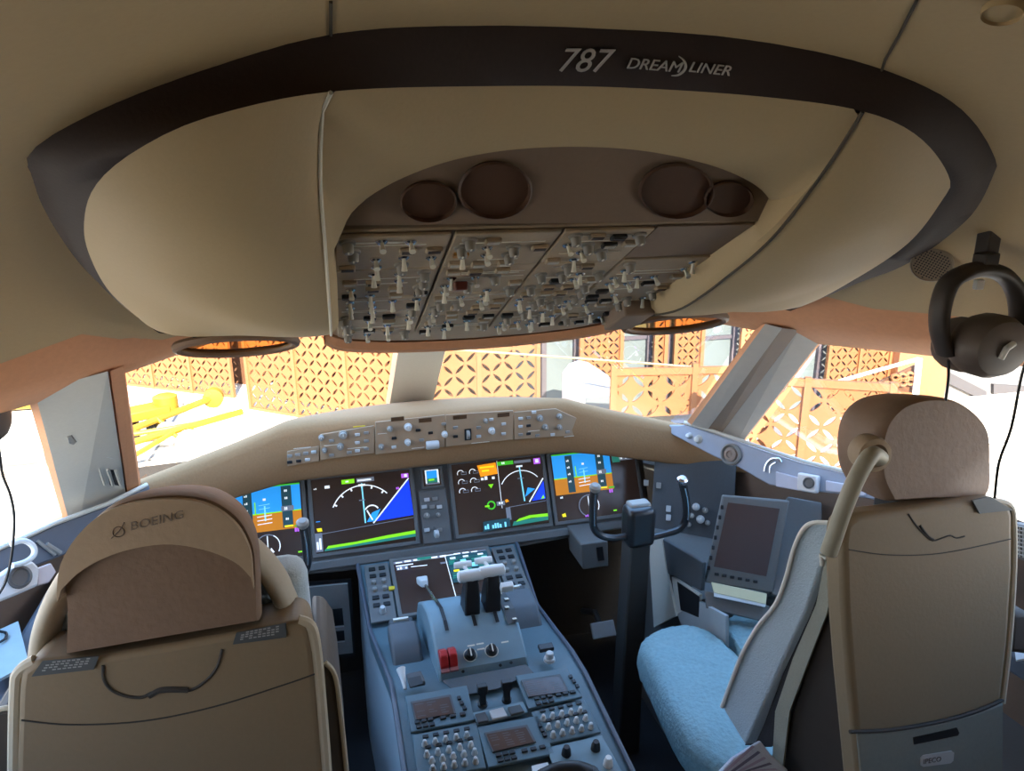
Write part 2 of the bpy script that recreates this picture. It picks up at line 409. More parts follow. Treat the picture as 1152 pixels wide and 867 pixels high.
# beige centre part between the rim and the recess
cen = inn_s[k_l:k_r+1]
lowc = [seamL[14].copy()]+[lerp(seamL[14], arc[0], .5)]+arc+[lerp(seamR[14], arc[-1], .5)]+[seamR[14].copy()]
# left seam -> arc -> right seam, resampled so that columns spread evenly
Nn = 61
cA = resample(seamL[14::-1]+cen[1:-1]+seamR[:15], Nn); cB = resample(lowc, Nn)
mb = MB(); rows = []
for j in range(11):
    s = j/10; rows.append([lerp(a, b, s)+V((0, -.3, -1)).normalized()*(.05*(a-b).length*s*(1-s)*4) for a, b in zip(cA, cB)])
mb.grid(rows); mb.build('centre_panel', PODM, OC, fixn=False, ang=60)
# dark seam lines where the console's three panels meet
for sm, sg in ((seamL, -1), (seamR, 1)):
    mb = MB(); mb.tube([p+V((0, -.001, -.001)) for p in sm], .0022, 6)
    mb.build('panel_seam', IVORY if sg < 0 else mat('seam shadow gap', (.09, .075, .055), .8), OC)
# seam running up over the rim into the liner
for px_ in ([(372, 0), (372, 20), (372, 38)], [(1032, -2), (1012, 38), (996, 66), (992, 78)]):
    mb = MB(); mb.tube([onquad(*p)-V((0, 0, .001)) for p in px_], .0016, 6)
    o = mb.build('trim_8', mat('seam shadow gap', (.09, .075, .055), .8)); o['kind'] = 'structure'
# writing on the rim
i0 = min(range(121), key=lambda k: abs(A[k].x+.06)); i1 = min(range(121), key=lambda k: abs(A[k].x-.15))
BF_n = ((outr[60]-A[60]).cross(X_)); BF_n = BF_n if BF_n.y < 0 else -BF_n
BF = Fr(onquad(690, 66, .0225)-V((0, 0, .004)), X_, BF_n)
def on_band(u, v): return BF.p(u, v)
LET = mat('pale grey lettering', (.55, .52, .5), .5, var=0, emit=0)
from mathutils.bvhtree import BVHTree
bandtree = BVHTree.FromPolygons([WM[bandob.name] @ v.co for v in bandob.data.vertices], [tuple(p.vertices) for p in bandob.data.polygons])
def hug(o): # lay the flat letters on the curved rim
    W = WM[o.name]; Wi = W.inverted()
    for v in o.data.vertices:
        p = W @ v.co; lift = (p-BF.o).dot(BF.n)-.004; q = p+BF.n*.06; h = bandtree.ray_cast(q, -BF.n)
        if h[0]: v.co = Wi @ (h[0]+BF.n*(.0016+lift))
def bandtext(s, x0, x1, ybase, hpx, shear):
    # measure, then lay the letters on the rim
    cu = bpy.data.curves.new('m', 'FONT'); cu.body = s; t = bpy.data.objects.new('m', cu); COL.objects.link(t); bpy.context.view_layer.update(); wdt = t.dimensions.x; hgt = t.dimensions.y; bpy.data.objects.remove(t)
    a0, b0 = BF.uv(x0, ybase[0]); a1, b1 = BF.uv(x1, ybase[1])
    a2, b2 = BF.uv(x0, ybase[0]-hpx)
    size = (b2-b0)/hgt; sx = (a1-a0)/(wdt*size+shear*size*.7)
    F2 = Fr(BF.p(a0, b0), BF.u*(a1-a0)+BF.v*(b1-b0), BF.n)
    hug(text('lettering', s, size, F2, 0, 0, .004, LET, OC, shear, .0006, 'LEFT', sx))
bandtext('787', 624, 686, (79, 81), 27, .25)
bandtext('DREAM', 703, 762, (76, 79), 12, .2)
bandtext('LINER', 770, 815, (77.5, 80), 11, .2)
mb = MB(); sw = [BF.uv(*p) for p in [(753, 83), (760, 82), (766, 77), (768, 71), (766, 65), (761, 61)]]
sp = spline([BF.p(a, b, .004) for a, b in sw], 5); nn = len(sp)
mb.tube(sp, [.0004+.0011*sin(pi*(i+.5)/nn) for i in range(nn)], 6); hug(mb.build('swoosh_mark', LET, OC))

# ---- overhead switch panel
OP_O = V((0, .872, 1.742)); OP_n = V((0, -.425, -.905))
OF = Fr(OP_O, X_, OP_n)
LEN = .605
OP = thing('overhead_switch_panel', 'sloping overhead panel crowded with switches, buttons and small knobs', 'control panel', tuple(OP_O))
def opx(a): return a
mb = MB()
fr = []
prof = [(-.282, 0), (-.288, -.15), (-.296, -.32), (-.300, -.47), (-.27, -.535), (-.2, -.575), (-.1, -.598), (0, -.604), (.1, -.598), (.2, -.575), (.27, -.535), (.298, -.47), (.296, -.32), (.288, -.15), (.282, 0)]
mb.prism([OF.p(a, b, -.06) for a, b in prof], OF.n*.056)
mb.build('housing', OVHP, OP, bevel=.003, seg=2)
spline_prof = [(p.x, p.y) for p in spline([V((a, b, 0)) for a, b in prof[3:12]], 4)]
mb = MB(); lipf = [(a*1.0, b) for a, b in spline_prof]
mb.grid([[OF.p(a, b, -.002) for a, b in lipf], [OF.p(a, b-.010, .012) for a, b in lipf], [OF.p(a*1.01, b-.026, .014) for a, b in lipf], [OF.p(a*1.01, b-.040, .0) for a, b in lipf], [OF.p(a*1.0, b-.045, -.10) for a, b in lipf]])
mb.build('front_lip', HEADER, OP, fixn=False)
# modules: four columns, four rows
cx = [-.280, -.137, .004, .133, .280]; ry = [0, -.12, -.25, -.375, -.495]
for i in range(4):
    for j in range(4):
        mb = MB(); x0, x1 = cx[i]+.0022, cx[i+1]-.0022; y1, y0 = ry[j]-.0015, ry[j+1]+.0015
        pl = [(x0, y0), (x1, y0), (x1, y1), (x0, y1)]
        if i == 3 and j == 0:
            mb.prism([OF.p(a, b, -.003) for a, b in pl], OF.n*.003); mb.build('module_plate', mat('dark taupe recess', (.25, .18, .13)), OP, smooth=False); continue
        mb.prism([OF.p(a, b, -.003) for a, b in pl], OF.n*.006); mb.build('module_plate', OVHP, OP, bevel=.0015, seg=1)
        # engraved outlines
        for k in range(random.choice((2, 3))):
            yy = lerp(V((y0, 0, 0)), V((y1, 0, 0)), random.uniform(.15, .9)).x; xa = random.uniform(x0+.006, x0+.05); xb = random.uniform(x1-.06, x1-.006)
            mb = MB(); fbox(mb, OF, (xa+xb)/2, yy, .003, (xb-xa)/2, .0009, .0006); mb.build('engraved_line', IVORY, OP, smooth=False)
        nr = 4
        for r in range(nr):
            for c in range(4):
                t = random.random(); a = x0+(x1-x0)*(c+.5+random.uniform(-.12, .12))/3; b = y0+(y1-y0)*(r+.5+random.uniform(-.1, .1))/nr; a = x0+(x1-x0)*(c+.5+random.uniform(-.1, .1))/4
                if t < .22: continue
                if t < .50:
                    mb = MB(); fbox(mb, OF, a, b, .003, .0105, .0065, .006); pb = mb.build('push_button', OVHP if random.random() < .6 else BLK, OP, bevel=.0012, seg=1)
                    mb = MB(); fbox(mb, OF, a, b+.001, .0091, .0078, .0040, .0008); mb.build('legend', mat('button legend', (.5, .48, .42), .5) if random.random() < .55 else mat('dark button legend', (.05, .03, .02), .5), pb, smooth=False)
                elif t < .80:
                    mb = MB(); mb.lathe(OF.p(a, b, .003), OF.n, [(.0075, 0), (.0075, .002), (.005, .004)], 10)
                    tb = mb.build('toggle_switch', STEEL, OP)
                    tip = OF.n*.015+OF.v*random.choice((-.008, .008))
                    mb = MB(); mb.tube([OF.p(a, b, .005), OF.p(a, b, .005)+tip*.5, OF.p(a, b, .005)+tip], [.0024, .003, .0042], 8); mb.build('toggle', IVORY, tb)
                else:
                    mb = MB(); mb.lathe(OF.p(a, b, .003), OF.n, [(.010, 0), (.0095, .003), (.007, .004), (.0065, .013), (.005, .015)], 14)
                    kb = mb.build('rotary_knob', mat('grey knob', (.28, .26, .23), .45), OP)
                    mb = MB(); fbox(mb, OF, a, b+.003, .018, .001, .003, .0008); mb.build('pointer', IVORY, kb, smooth=False)
# red guarded switch
q = OF.uv(515, 310); mb = MB(); mb.boxc(OF.p(q[0], q[1], .016), OF.u*.009, (OF.v*.022+OF.n*.006), OF.n*.006-OF.v*.002); mb.build('guard', mat('dark red guard', (.10, .02, .012), .4), OP, bevel=.002)
q = OF.uv(518, 283); mb = MB(); fbox(mb, OF, q[0], q[1], .003, .010, .005, .004); mb.build('amber_legend', mat('amber cap', (.5, .22, .03), .4), OP, smooth=False)
# dark box and bracket at the right rear corner of the panel
q0 = OF.uv(745, 325)
mb = MB(); fbox(mb, OF, .255, -.40, .002, .03, .055, .03); mb.build('connector_box', mat('dark taupe recess', (.25, .18, .13)), OP, bevel=.004)

# ---- stowed head-up display combiners under the console's front edge
def combiner(label, cpx, Y0, rxp, ryp, tiltdir):
    c = at(*cpx, 'Y', Y0)
    R_ = (at(cpx[0]+rxp, cpx[1], 'Y', Y0)-c).length
    T = thing('combiner_glass', label, 'head-up display', tuple(c))
    n = V((0, -.50, -.866)).normalized(); F = Fr(c, X_, n)
    el = [F.p(R_*cos(t), R_*.46*sin(t)) for t in [2*pi*k/48 for k in range(48)]]
    mb = MB(); mb.tube(el, .0085, 8, closed=True); mb.build('ring_frame', mat('brown combiner frame', (.20, .12, .07), .4), T)
    mb = MB(); mb.prism([F.p(R_*.99*cos(t), R_*.45*sin(t), -.002) for t in [2*pi*k/48 for k in range(48)]], F.n*.004)
    mb.build('glass_pane', tintglass('amber tinted glass', (.92, .72, .45)), T, smooth=False)
    for sx in (-1, 1):
        mb = MB(); mb.tube([F.p(sx*R_*.62, R_*.36, 0), F.p(sx*R_*.55, R_*.42, -.02), F.p(sx*R_*.45, R_*.44, -.05)], .007, 8); mb.build('hinge_arm', BLK, T)
    mb = MB(); fbox(mb, F, 0, R_*.20, -.02, R_*.42, R_*.06, .018); mb.build('projector_housing', BLK, T, bevel=.006)
    return T
combiner('round amber-tinted display glass stowed at the left front window top', (267, 388), 1.30, 66, 14, 1)
combiner('round amber-tinted display glass stowed at the right front window top', (760, 363), 1.30, 54, 12, 1)
# ================================================================== GLARESHIELD
GS = thing('glareshield', 'brown padded glareshield hump spanning the cockpit below the windscreens', 'glareshield', (0, 2.2, .9))
st = [(-1.04, 1.90, .955, .86, .15), (-.93, 1.955, .985, .86, .2), (-.82, 2.0, 1.012, .875, .25), (-.62, 2.07, 1.054, .90, .4), (-.50, 2.10, 1.086, .915, .5), (-.42, 2.115, 1.102, .92, .55), (-.2, 2.12, 1.100, .92, .68), (0, 2.122, 1.097, .92, .72)]
st = st+[(-a, b, c, d, e) for a, b, c, d, e in st[-2::-1]]
def gsec(X, Y, zt, zb, L):
    return [V((X, Y+.12, zb-.004)), V((X, Y+.03, zb)), V((X, Y+.008, zb+.004)), V((X, Y, zb+.014)), V((X, Y-.003, lerp(V((zb, 0, 0)), V((zt, 0, 0)), .5).x)), V((X, Y+.004, zt-.03)), V((X, Y+.012, zt-.010)), V((X, Y+.028, zt-.001)), V((X, Y+.06, zt)), V((X, Y+L*.5, zt-.06)), V((X, Y+L, zt-.20)), V((X, Y+L, zb-.05))]
sec = [gsec(*s) for s in st]
sm = []
for col in zip(*sec): sm.append(spline(list(col), 4))
mb = MB(); mb.grid(sm); gsb = mb.build('coaming', GLARE, GS, fixn=False, ang=60)
# mode control panel set into its aft face
GF = Fr((0, 2.112, 1.03), X_, V((0, -1, .02)))
MCP = thing('mode_control_panel', 'long grey strip of knobs and selector windows along the glareshield face', 'control panel', tuple(GF.o))
CAPK = mat('pale grey knob cap', (.55, .55, .53), .4)
KNB = mat('grey knob', (.28, .26, .23), .45)
MCPM = mat('brown grey mcp paint', (.37, .25, .15), .55, var=.06)
def plate(px, h=.005, M=MCPM, nm='module_plate', F=GF, T=MCP, c=0, bev=.0015):
    mb = MB(); mb.prism([F.px(*p, c) for p in px], F.n*h); return mb.build(nm, M, T, bevel=bev, seg=1)
plate([(323, 507), (359, 501), (359, 518), (323, 524)])
plate([(360, 488), (421, 478), (421, 509), (360, 517)])
plate([(422, 474), (500, 466), (500, 502), (422, 511)])
plate([(501, 466), (577, 461), (577, 494), (501, 502)])
plate([(578, 463), (625, 459), (640, 466), (664, 476), (664, 488), (578, 494)])
def knob(T, F, x, y, r, h, M=KNB, nm='rotary_knob', c=.005, cap=None, seg=14):
    p = F.px(x, y, c); mb = MB(); mb.lathe(p, F.n, [(r*1.15, 0), (r*1.1, h*.25), (r*.9, h*.3), (r*.85, h*.95), (r*.7, h)], seg); k = mb.build(nm, M, T)
    mb = MB(); fr = Fr(p, F.u, F.n); fbox(mb, fr, 0, r*.35, h, r*.1, r*.4, .0006); mb.build('pointer', IVORY, k, smooth=False); return k
def button(T, F, x, y, hw, hh, h=.005, M=BLK, nm='push_button', c=.005, bev=.001):
    a, b = F.uv(x, y); mb = MB(); fbox(mb, F, a, b, c, hw, hh, h); return mb.build(nm, M, T, bevel=bev, seg=1)
for x, y, r in [(438.5, 482, .008), (386, 489, .012), (361.5, 492, .008), (365, 506, .007), (383, 502, .010), (429, 502, .008), (607, 470, .010), (613, 480, .009), (629, 468, .009), (629, 480, .008), (546, 473, .007)]:
    knob(MCP, GF, x, y, r, .016, KNB)
for x, y, r in [(459, 480, .011), (458.5, 497, .009), (553, 484, .010), (500, 488, .009)]: knob(MCP, GF, x, y, r, .018, CAPK)
a = GF.uv(486, 499); mb = MB(); mb.lathe(GF.p(a[0]-.02, a[1], .012), X_, [(.012, 0), (.0135, .004), (.0135, .036), (.012, .04)], 16); mb.build('thumbwheel', CAPK, MCP)
a = GF.uv(526, 488); mb = MB(); fbox(mb, GF, a[0], a[1], .005, .011, .019, .002); mb.build('wheel_slot', BLK, MCP, smooth=False); mb = MB(); mb.lathe(GF.p(a[0]-.005, a[1], .006), X_, [(.014, 0), (.015, .002), (.015, .008), (.014, .01)], 16); mb.build('thumbwheel', KNB, MCP)
for x, y, w_ in [(447, 470.5, .02), (478, 472, .02), (517, 468.5, .022), (566, 466, .02)]:
    a = GF.uv(x, y); mb = MB(); fbox(mb, GF, a[0], a[1], .005, w_, .0065, .001); mb.build('readout_window', mat('amber brown readout', (.09, .045, .02), .3), MCP, smooth=False)
random.seed(3)
for x, y in [(326, 512), (335, 510.5), (344, 509), (353, 507.5), (326, 519), (336, 517.5), (346, 516), (373, 495), (373, 511), (393, 508), (402, 488), (402, 497), (402, 506), (412, 486), (412, 495), (412, 504), (443, 502), (443, 492), (470, 483), (474, 494), (484, 486), (512, 480), (512, 490), (538, 480), (538, 490), (566, 476), (566, 487), (585, 470), (585, 479), (585, 488), (594, 469), (594, 478), (594, 487), (604, 489), (621, 488), (638, 485), (650, 484), (600, 463), (499, 476), (552, 471)]:
    button(MCP, GF, x, y, .0075, .0045, .004, random.choice([BLK, KNB, KNB, CAPK]))
for x, y, w_ in [(402, 503, .03), (430, 487, .014), (470, 503, .02), (540, 497, .03), (650, 489, .05), (372, 500, .02), (340, 503, .025), (600, 484, .02)]:
    mb = MB(); a = GF.uv(x, y); fbox(mb, GF, a[0], a[1], .005, w_, .0009, .0006); mb.build('engraved_line', IVORY, MCP, smooth=False)
a = GF.uv(404, 479); mb = MB(); fbox(mb, GF, a[0], a[1], .004, .018, .0016, .001); mb.build('yellow_placard', YELL, MCP, smooth=False)

# ================================================================== MAIN PANEL
MF = Fr((0, 2.2, .877), X_, V((0, -.9, .43)))
IP = thing('instrument_panel', 'grey main instrument panel carrying the large cockpit displays', 'instrument panel', tuple(MF.o))
mb = MB(); mb.prism([MF.p(a, b, -.03) for a, b in [(-.78, .05), (.765, .05), (.765, -.262), (.30, -.285), (-.30, -.285), (-.78, -.262)]], MF.n*.024); mb.build('panel_board', PANEL, IP, bevel=.004)
mb = MB(); mb.prism([MF.p(a, b, -.012) for a, b in [(-.78, .052), (.765, .052), (.765, .022), (-.78, .022)]], MF.n*.02); mb.build('top_ledge', GLARE, IP, bevel=.004)
mb = MB(); mb.prism([MF.p(a, b, -.012) for a, b in [(-.78, -.243), (.765, -.243), (.765, -.272), (-.78, -.272)]], MF.n*.022); mb.build('lower_ledge', PANEL, IP, bevel=.005)
# glowing display colours
G = dict(k=SCRB, w=glow('white', 215, 220, 225), b=glow('deep blue', 20, 60, 225, .9), s=glow('sky blue', 40, 145, 225, .9), g=glow('ochre ground', 185, 115, 25, .85), gr=glow('green', 60, 170, 40), lg=glow('lime', 120, 205, 30), t=glow('teal', 40, 120, 105, .7), y=glow('yellow', 225, 205, 30), m=glow('magenta', 175, 90, 215), o=glow('orange', 225, 140, 20), gy=glow('grey', 105, 112, 125, .7), c=glow('cyan', 120, 200, 225), dt=glow('dark teal', 35, 70, 80, .6), dg=glow('dim grey', 60, 62, 66, .5))
GK = list(G)
class Screen:
    def __init__(s, F, cu_, cv, hw, hh, c): s.F, s.cu, s.cv, s.hw, s.hh, s.c = F, cu_, cv, hw, hh, c; s.L = 0; s.by = {}
    def q(s, x, y, k): return s.F.p(s.cu+(x*2-1)*s.hw, s.cv+(y*2-1)*s.hh, s.c+.0004+.00025*s.L)
    def poly(s, pts, col, part='graphics'):
        s.L += 1; mb = s.by.setdefault(part, MB())
        n = len(pts); mb.add([s.q(x, y, 0) for x, y in pts], [tuple(range(n))], GK.index(col)); return s
    def rect(s, x0, y0, x1, y1, col, part='graphics'): return s.poly([(x0, y0), (x1, y0), (x1, y1), (x0, y1)], col, part)
    def line(s, x0, y0, x1, y1, w, col, part='graphics'):
        ax = s.hh/s.hw; dx, dy = x1-x0, (y1-y0)*ax; l = math.hypot(dx, dy) or 1; nx, ny = -dy/l*w/2, dx/l*w/2/ax
        return s.poly([(x0+nx, y0+ny), (x1+nx, y1+ny), (x1-nx, y1-ny), (x0-nx, y0-ny)], col, part)
    def arc(s, cx, cy, r, a0, a1, w, col, n=14, part='graphics'):
        ax = s.hw/s.hh; s.L += 1; mb = s.by.setdefault(part, MB())
        P = []
        for i in range(n+1):
            t = RAD(a0+(a1-a0)*i/n)
            for rr in (r-w/2, r+w/2): P.append(s.q(cx+rr*cos(t), cy+rr*sin(t)*ax, 0))
        mb.add(P, [(2*i, 2*i+1, 2*i+3, 2*i+2) for i in range(n)], GK.index(col)); return s
    def txt(s, x0, y0, n, h, col, w=.012, part='graphics'): # a run of small blocks standing for unreadable characters
        for i in range(n):
            if (i*7+n) % 5 != 3: s.rect(x0+i*w*1.35, y0, x0+i*w*1.35+w, y0+h*(1 if i % 3 else .7), col, part)
        return s
    def done(s, T):
        for k, mb in s.by.items():
            mb.build(k, [G[c] for c in GK], T, smooth=False, fixn=False)
def display(label, F, cu_, cv, hw, hh, bez=.012, c=-.006, h=.014, nm='display_screen', M=PANEL, group=None):
    T = thing(nm, label, 'display', tuple(F.p(cu_, cv, c)), group)
    mb = MB(); O = [(-hw-bez, -hh-bez), (hw+bez, -hh-bez), (hw+bez, hh+bez), (-hw-bez, hh+bez)]; I = [(-hw, -hh), (hw, -hh), (hw, hh), (-hw, hh)]
    P = [F.p(cu_+a, cv+b, c) for a, b in O]+[F.p(cu_+a, cv+b, c+h) for a, b in O]+[F.p(cu_+a, cv+b, c+h) for a, b in I]+[F.p(cu_+a, cv+b, c+h*.6) for a, b in I]
    fs = []
    for r in range(3):
        for i in range(4): j = (i+1) % 4; fs.append((r*4+i, r*4+j, r*4+4+j, r*4+4+i))
    mb.add(P, fs); mb.build('bezel', M, T, bevel=.0015, seg=1)
    mb = MB(); fbox(mb, F, cu_, cv, c, hw, hh, h*.62); mb.build('screen', SCRB, T, smooth=False)
    return T, Screen(F, cu_, cv, hw, hh, c+h*.62)
HW, HH, CV = .157, .116, -.104
# captain's map display (left inboard)
T, s = display('left inboard map display with a large blue wedge and green terrain strip', MF, -.2275, CV, HW, HH)
s.poly([(.985, .86), (.60, .335), (1.0, .36)], 'b').line(.985, .88, .585, .315, .014, 'w')
s.rect(.30, .895, .43, .955, 'lg').rect(.45, .895, .63, .955, 'gy').rect(.46, .91, .60, .935, 'w').rect(.34, .915, .37, .935, 'w')
s.arc(.50, .40, .335, 42, 155, .011, 'w', 18)
for a in (50, 72, 90, 110, 130, 150): s.arc(.50, .40, .318, a-1.5, a+1.5, .03, 'w', 2)
s.line(.50, .88, .505, .33, .014, 'c').rect(.465, .84, .535, .87, 'w').rect(.46, .64, .52, .655, 'gy')
s.poly([(.52, .34), (.60, .34), (.67, .50), (.58, .46)], 's').arc(.58, .46, .075, 30, 150, .014, 'w', 8).line(.53, .50, .58, .36, .014, 'w')
s.txt(.02, .86, 2, .02, 'w').rect(.13, .86, .18, .90, 'w').rect(.91, .89, .985, .95, 'm').rect(.94, .90, .97, .94, 'w').txt(.83, .74, 3, .03, 'm')
s.rect(.02, .42, .06, .43, 's').poly([(.03, .29), (.075, .29), (.07, .335), (.02, .335)], 'y')
s.rect(.0, .02, .07, .27, 'gy').txt(.01, .05, 2, .15, 'w', .02)
s.line(.07, .255, .995, .325, .006, 'gy').poly([(.08, .02), (1, .06), (1, .125), (.62, .10), (.30, .08), (.09, .05)], 't').poly([(.10, .05), (.35, .06), (.7, .085), (1, .10), (1, .145), (.7, .125), (.4, .095), (.12, .085)], 'lg')
s.done(T)
# first officer's inboard display
T, s = display('right inboard display with yellow block, engine dials and half map', MF, .2275, CV, HW, HH)
s.line(.5, .985, .5, .30, .006, 'w').rect(.5, .915, .68, .97, 'gr').rect(.69, .92, .88, .96, 'gy').rect(.91, .88, .985, .965, 'm').rect(.93, .90, .965, .95, 'w').txt(.53, .93, 3, .03, 'w', .014)
for k, (x, y) in enumerate([(.10, .86), (.23, .86), (.10, .73), (.23, .73), (.10, .60), (.23, .60)]):
    s.arc(x-.01, y, .035, -20, 200, .008, 'w', 8).rect(x-.005, y-.02, x+.055, y+.02, 'gy').rect(x, y-.012, x+.05, y+.012, 'k')
s.poly([(.275, .95), (.48, .965), (.49, .80), (.30, .78)], 'o').rect(.30, .90, .46, .925, 'y').rect(.32, .85, .40, .875, 'y').txt(.30, .73, 4, .05, 'w', .03).poly([(.37, .66), (.43, .66), (.40, .60)], 'lg')
s.arc(.38, .36, .04, 0, 360, .016, 'gr', 12).rect(.31, .34, .36, .365, 'lg').rect(.44, .34, .53, .40, 'gy').txt(.44, .36, 3, .03, 'w', .018).poly([(.54, .37), (.58, .385), (.56, .42), (.535, .41)], 'o')
s.arc(.735, .47, .25, 40, 150, .009, 'w', 14).line(.735, .88, .75, .36, .014, 'c').rect(.70, .69, .77, .70, 'gy').rect(.70, .86, .77, .885, 'w')
s.poly([(.985, .62), (.985, .36), (.83, .35)], 'b').line(.985, .66, .80, .34, .014, 'w').poly([(.76, .42), (.88, .52), (.80, .55)], 's').poly([(.93, .36), (.975, .37), (.965, .42)], 'lg')
s.line(.56, .30, .995, .33, .006, 'gy').rect(.53, .12, .58, .30, 'gy').poly([(.26, .0), (.56, .03), (.56, .15), (.27, .14)], 'dt').txt(.28, .03, 9, .07, 'c', .02).poly([(.58, .03), (.985, .05), (.985, .11), (.6, .09)], 't').poly([(.62, .08), (.8, .11), (.985, .10), (.985, .145), (.78, .15), (.66, .12)], 'lg')
s.done(T)
def pfd(T, s, x0, x1, mirr=False):
    w = x1-x0; g = lambda t: x0+w*t
    s.rect(g(0), .62, g(1), .985, 's', 'sky_field').rect(g(0), .38, g(1), .62, 'g', 'ground_field').rect(g(0), .612, g(1), .628, 'lg')
    s.rect(g(.0), .965, g(1), .985, 'gr')
    st = dict(part='speed_tape'); s.rect(g(.22), .40, g(.34), .95, 'dt', **st).txt(g(.24), .86, 2, .03, 'w', **st).txt(g(.24), .76, 2, .03, 'w', **st).txt(g(.24), .55, 2, .03, 'w', **st).txt(g(.24), .66, 2, .03, 'w', **st).line(g(.38), .62, g(.38), .78, .012, 'lg')
    st = dict(part='altitude_tape'); s.rect(g(.74), .40, g(.88), .96, 'dt', **st).txt(g(.76), .88, 3, .03, 'w', **st).txt(g(.76), .78, 3, .03, 'w', **st).rect(g(.73), .62, g(.90), .69, 'gy', **st).txt(g(.75), .635, 3, .04, 'w', **st).txt(g(.76), .5, 3, .03, 'w', **st).rect(g(.76), .405, g(.88), .43, 'y', **st)
    s.rect(g(.49), .79, g(.53), .82, 'w').rect(g(.50), .52, g(.52), .72, 'c')
    for i in range(3): s.line(g(.40), .48+.05*i, g(.60), .49+.05*i, .008, 'w')
    for i in range(2): s.line(g(.43), .68+.05*i, g(.58), .69+.05*i, .006, 'c')
    s.rect(g(.90), .395, g(1), .42, 'gr')
    cx = g(.52)
    st = dict(part='compass_rose'); s.arc(cx, .18, .115, 50, 300, .010, 'gy', 16, **st).arc(cx, .18, .115, -30, 60, .010, 'w', 8, **st).line(cx, .32, cx, .06, .010, 'w', **st).poly([(cx, .06), (cx+.06, .10), (cx+.03, .16)], 'w', **st).txt(cx-.06, .02, 4, .03, 'm', .016, **st)
    s.txt(g(.86), .33, 3, .05, 'm', .018).txt(g(.05), .33, 2, .03, 'w').poly([(g(.05), .06), (g(.11), .06), (g(.10), .115), (g(.04), .10)], 'y')
    s.rect(g(.92), .05, g(.98), .07, 'lg')
T, s = display('left outboard flight display, blue sky over ochre ground, by the left yoke', MF, -.5725, CV, HW, HH)
pfd(T, s, .28, .985); s.rect(.02, .66, .26, .96, 'dg').txt(.05, .85, 6, .05, 'gy', .02); s.done(T)
T, s = display('right outboard flight display, blue sky over ochre ground, behind the right yoke', MF, .5725, CV, HW, HH)
pfd(T, s, .02, .70); s.rect(.71, .79, .985, .975, 'gy').txt(.80, .86, 4, .08, 'w', .025).txt(.76, .81, 7, .03, 'w', .02).rect(.71, .77, .80, .985, 't'); s.done(T)
# centre stack
T, s = display('small square standby display glowing blue between the centre displays', MF, .002, -.022, .029, .027, .008, nm='standby_display')
s.rect(.12, .45, .88, .92, 's').rect(.12, .18, .88, .45, 't').rect(.12, .10, .2, .95, 'w').rect(.8, .10, .9, .95, 'w').rect(.12, .08, .88, .16, 'gy').rect(.3, .3, .62, .42, 'lg').rect(.12, .92, .88, .97, 'w'); s.done(T)
CS = thing('gear_control_panel', 'narrow control column with wheel-shaped gear lever below the standby display', 'control panel', tuple(MF.p(0, -.15)))
mb = MB(); mb.prism([MF.p(a, b, -.006) for a, b in [(-.045, -.064), (.045, -.064), (.047, -.235), (-.047, -.235)]], MF.n*.009); mb.build('module_plate', PANEL, CS, bevel=.002)
for x, y in [(480, 562), (489, 561), (477, 570), (486, 570), (494, 570), (480, 596), (494, 596)]: button(CS, MF, x, y, .009, .006, .005, random.choice([BLK, KNB, CAPK]), c=.003)
for x, y, r in [(480, 580, .009), (493, 579, .007)]: knob(CS, MF, x, y, r, .014, KNB, c=.003)
a = MF.uv(489, 600); mb = MB(); mb.tube([MF.p(a[0], a[1]+.02, .0), MF.p(a[0], a[1]+.005, .035), MF.p(a[0], a[1], .045)], .004, 8); lv = mb.build('gear_lever', STEEL, CS)
mb = MB(); mb.lathe(MF.p(a[0]-.008, a[1], .048), X_, [(.008, 0), (.013, .002), (.013, .014), (.008, .016)], 18); mb.build('lever_wheel', CAPK, lv)
# dark side panel right of the right outboard display
SPF = Fr((.80, 2.0, .86), V((.8, -.45, 0)), V((-.42, -.8, .38)))
SPN = thing('outboard_side_panel', 'dark panel with knobs between right outboard display and side screen', 'control panel', tuple(SPF.o))
mb = MB(); mb.prism([SPF.p(a, b, -.02) for a, b in [(-.075, .07), (.19, .07), (.19, -.21), (.12, -.24), (-.075, -.24)]], SPF.n*.02); mb.build('panel_board', PANELD, SPN, bevel=.004)
for x, y, r in [(783, 570, .011), (793, 574, .009), (778, 580, .008), (788, 584, .012), (775, 590, .007), (796, 588, .008)]: knob(SPN, SPF, x, y, r, .02, CAPK if r > .0105 else KNB, c=0)
for x, y in [(727, 543), (741, 546), (752, 572), (752, 582)]: button(SPN, SPF, x, y, .008, .010, .008, CAPK if y > 560 else KNB, c=0)
# ================================================================== PEDESTAL
PD = thing('control_pedestal', 'blue-grey centre pedestal body running aft between the two seats', 'pedestal', (0, 1.4, 0))
pp = [(.62, .636), (1.0, .674), (1.31, .706), (1.40, .700), (1.55, .655), (1.78, .585), (1.80, .585), (2.06, .632), (2.13, .64)]
def wid(Y): return .212 if Y < 1.42 else .212+(min(Y, 2.0)-1.42)/.58*.043
mb = MB()
rows = []
for Y, z in pp:
    w = wid(Y); rows.append([V((-w-.012, Y, 0)), V((-w-.012, Y, z-.30)), V((-w-.006, Y, z-.045)), V((w+.006, Y, z-.045)), V((w+.012, Y, z-.30)), V((w+.012, Y, 0))])
mb.grid(rows); mb.add(rows[0], [(0, 1, 2, 3, 4, 5)]); mb.build('side_shell', mat('pale blue grey side', (.36, .41, .44), .6, bump=.05, var=.06), PD, ang=30)
mb = MB(); rows = []
for Y, z in pp:
    w = wid(Y); rows.append([V((-w-.008, Y, z-.05)), V((-w-.008, Y, z-.006)), V((-w, Y, z)), V((-w+.008, Y, z)), V((w-.008, Y, z)), V((w, Y, z)), V((w+.008, Y, z-.006)), V((w+.008, Y, z-.05))])
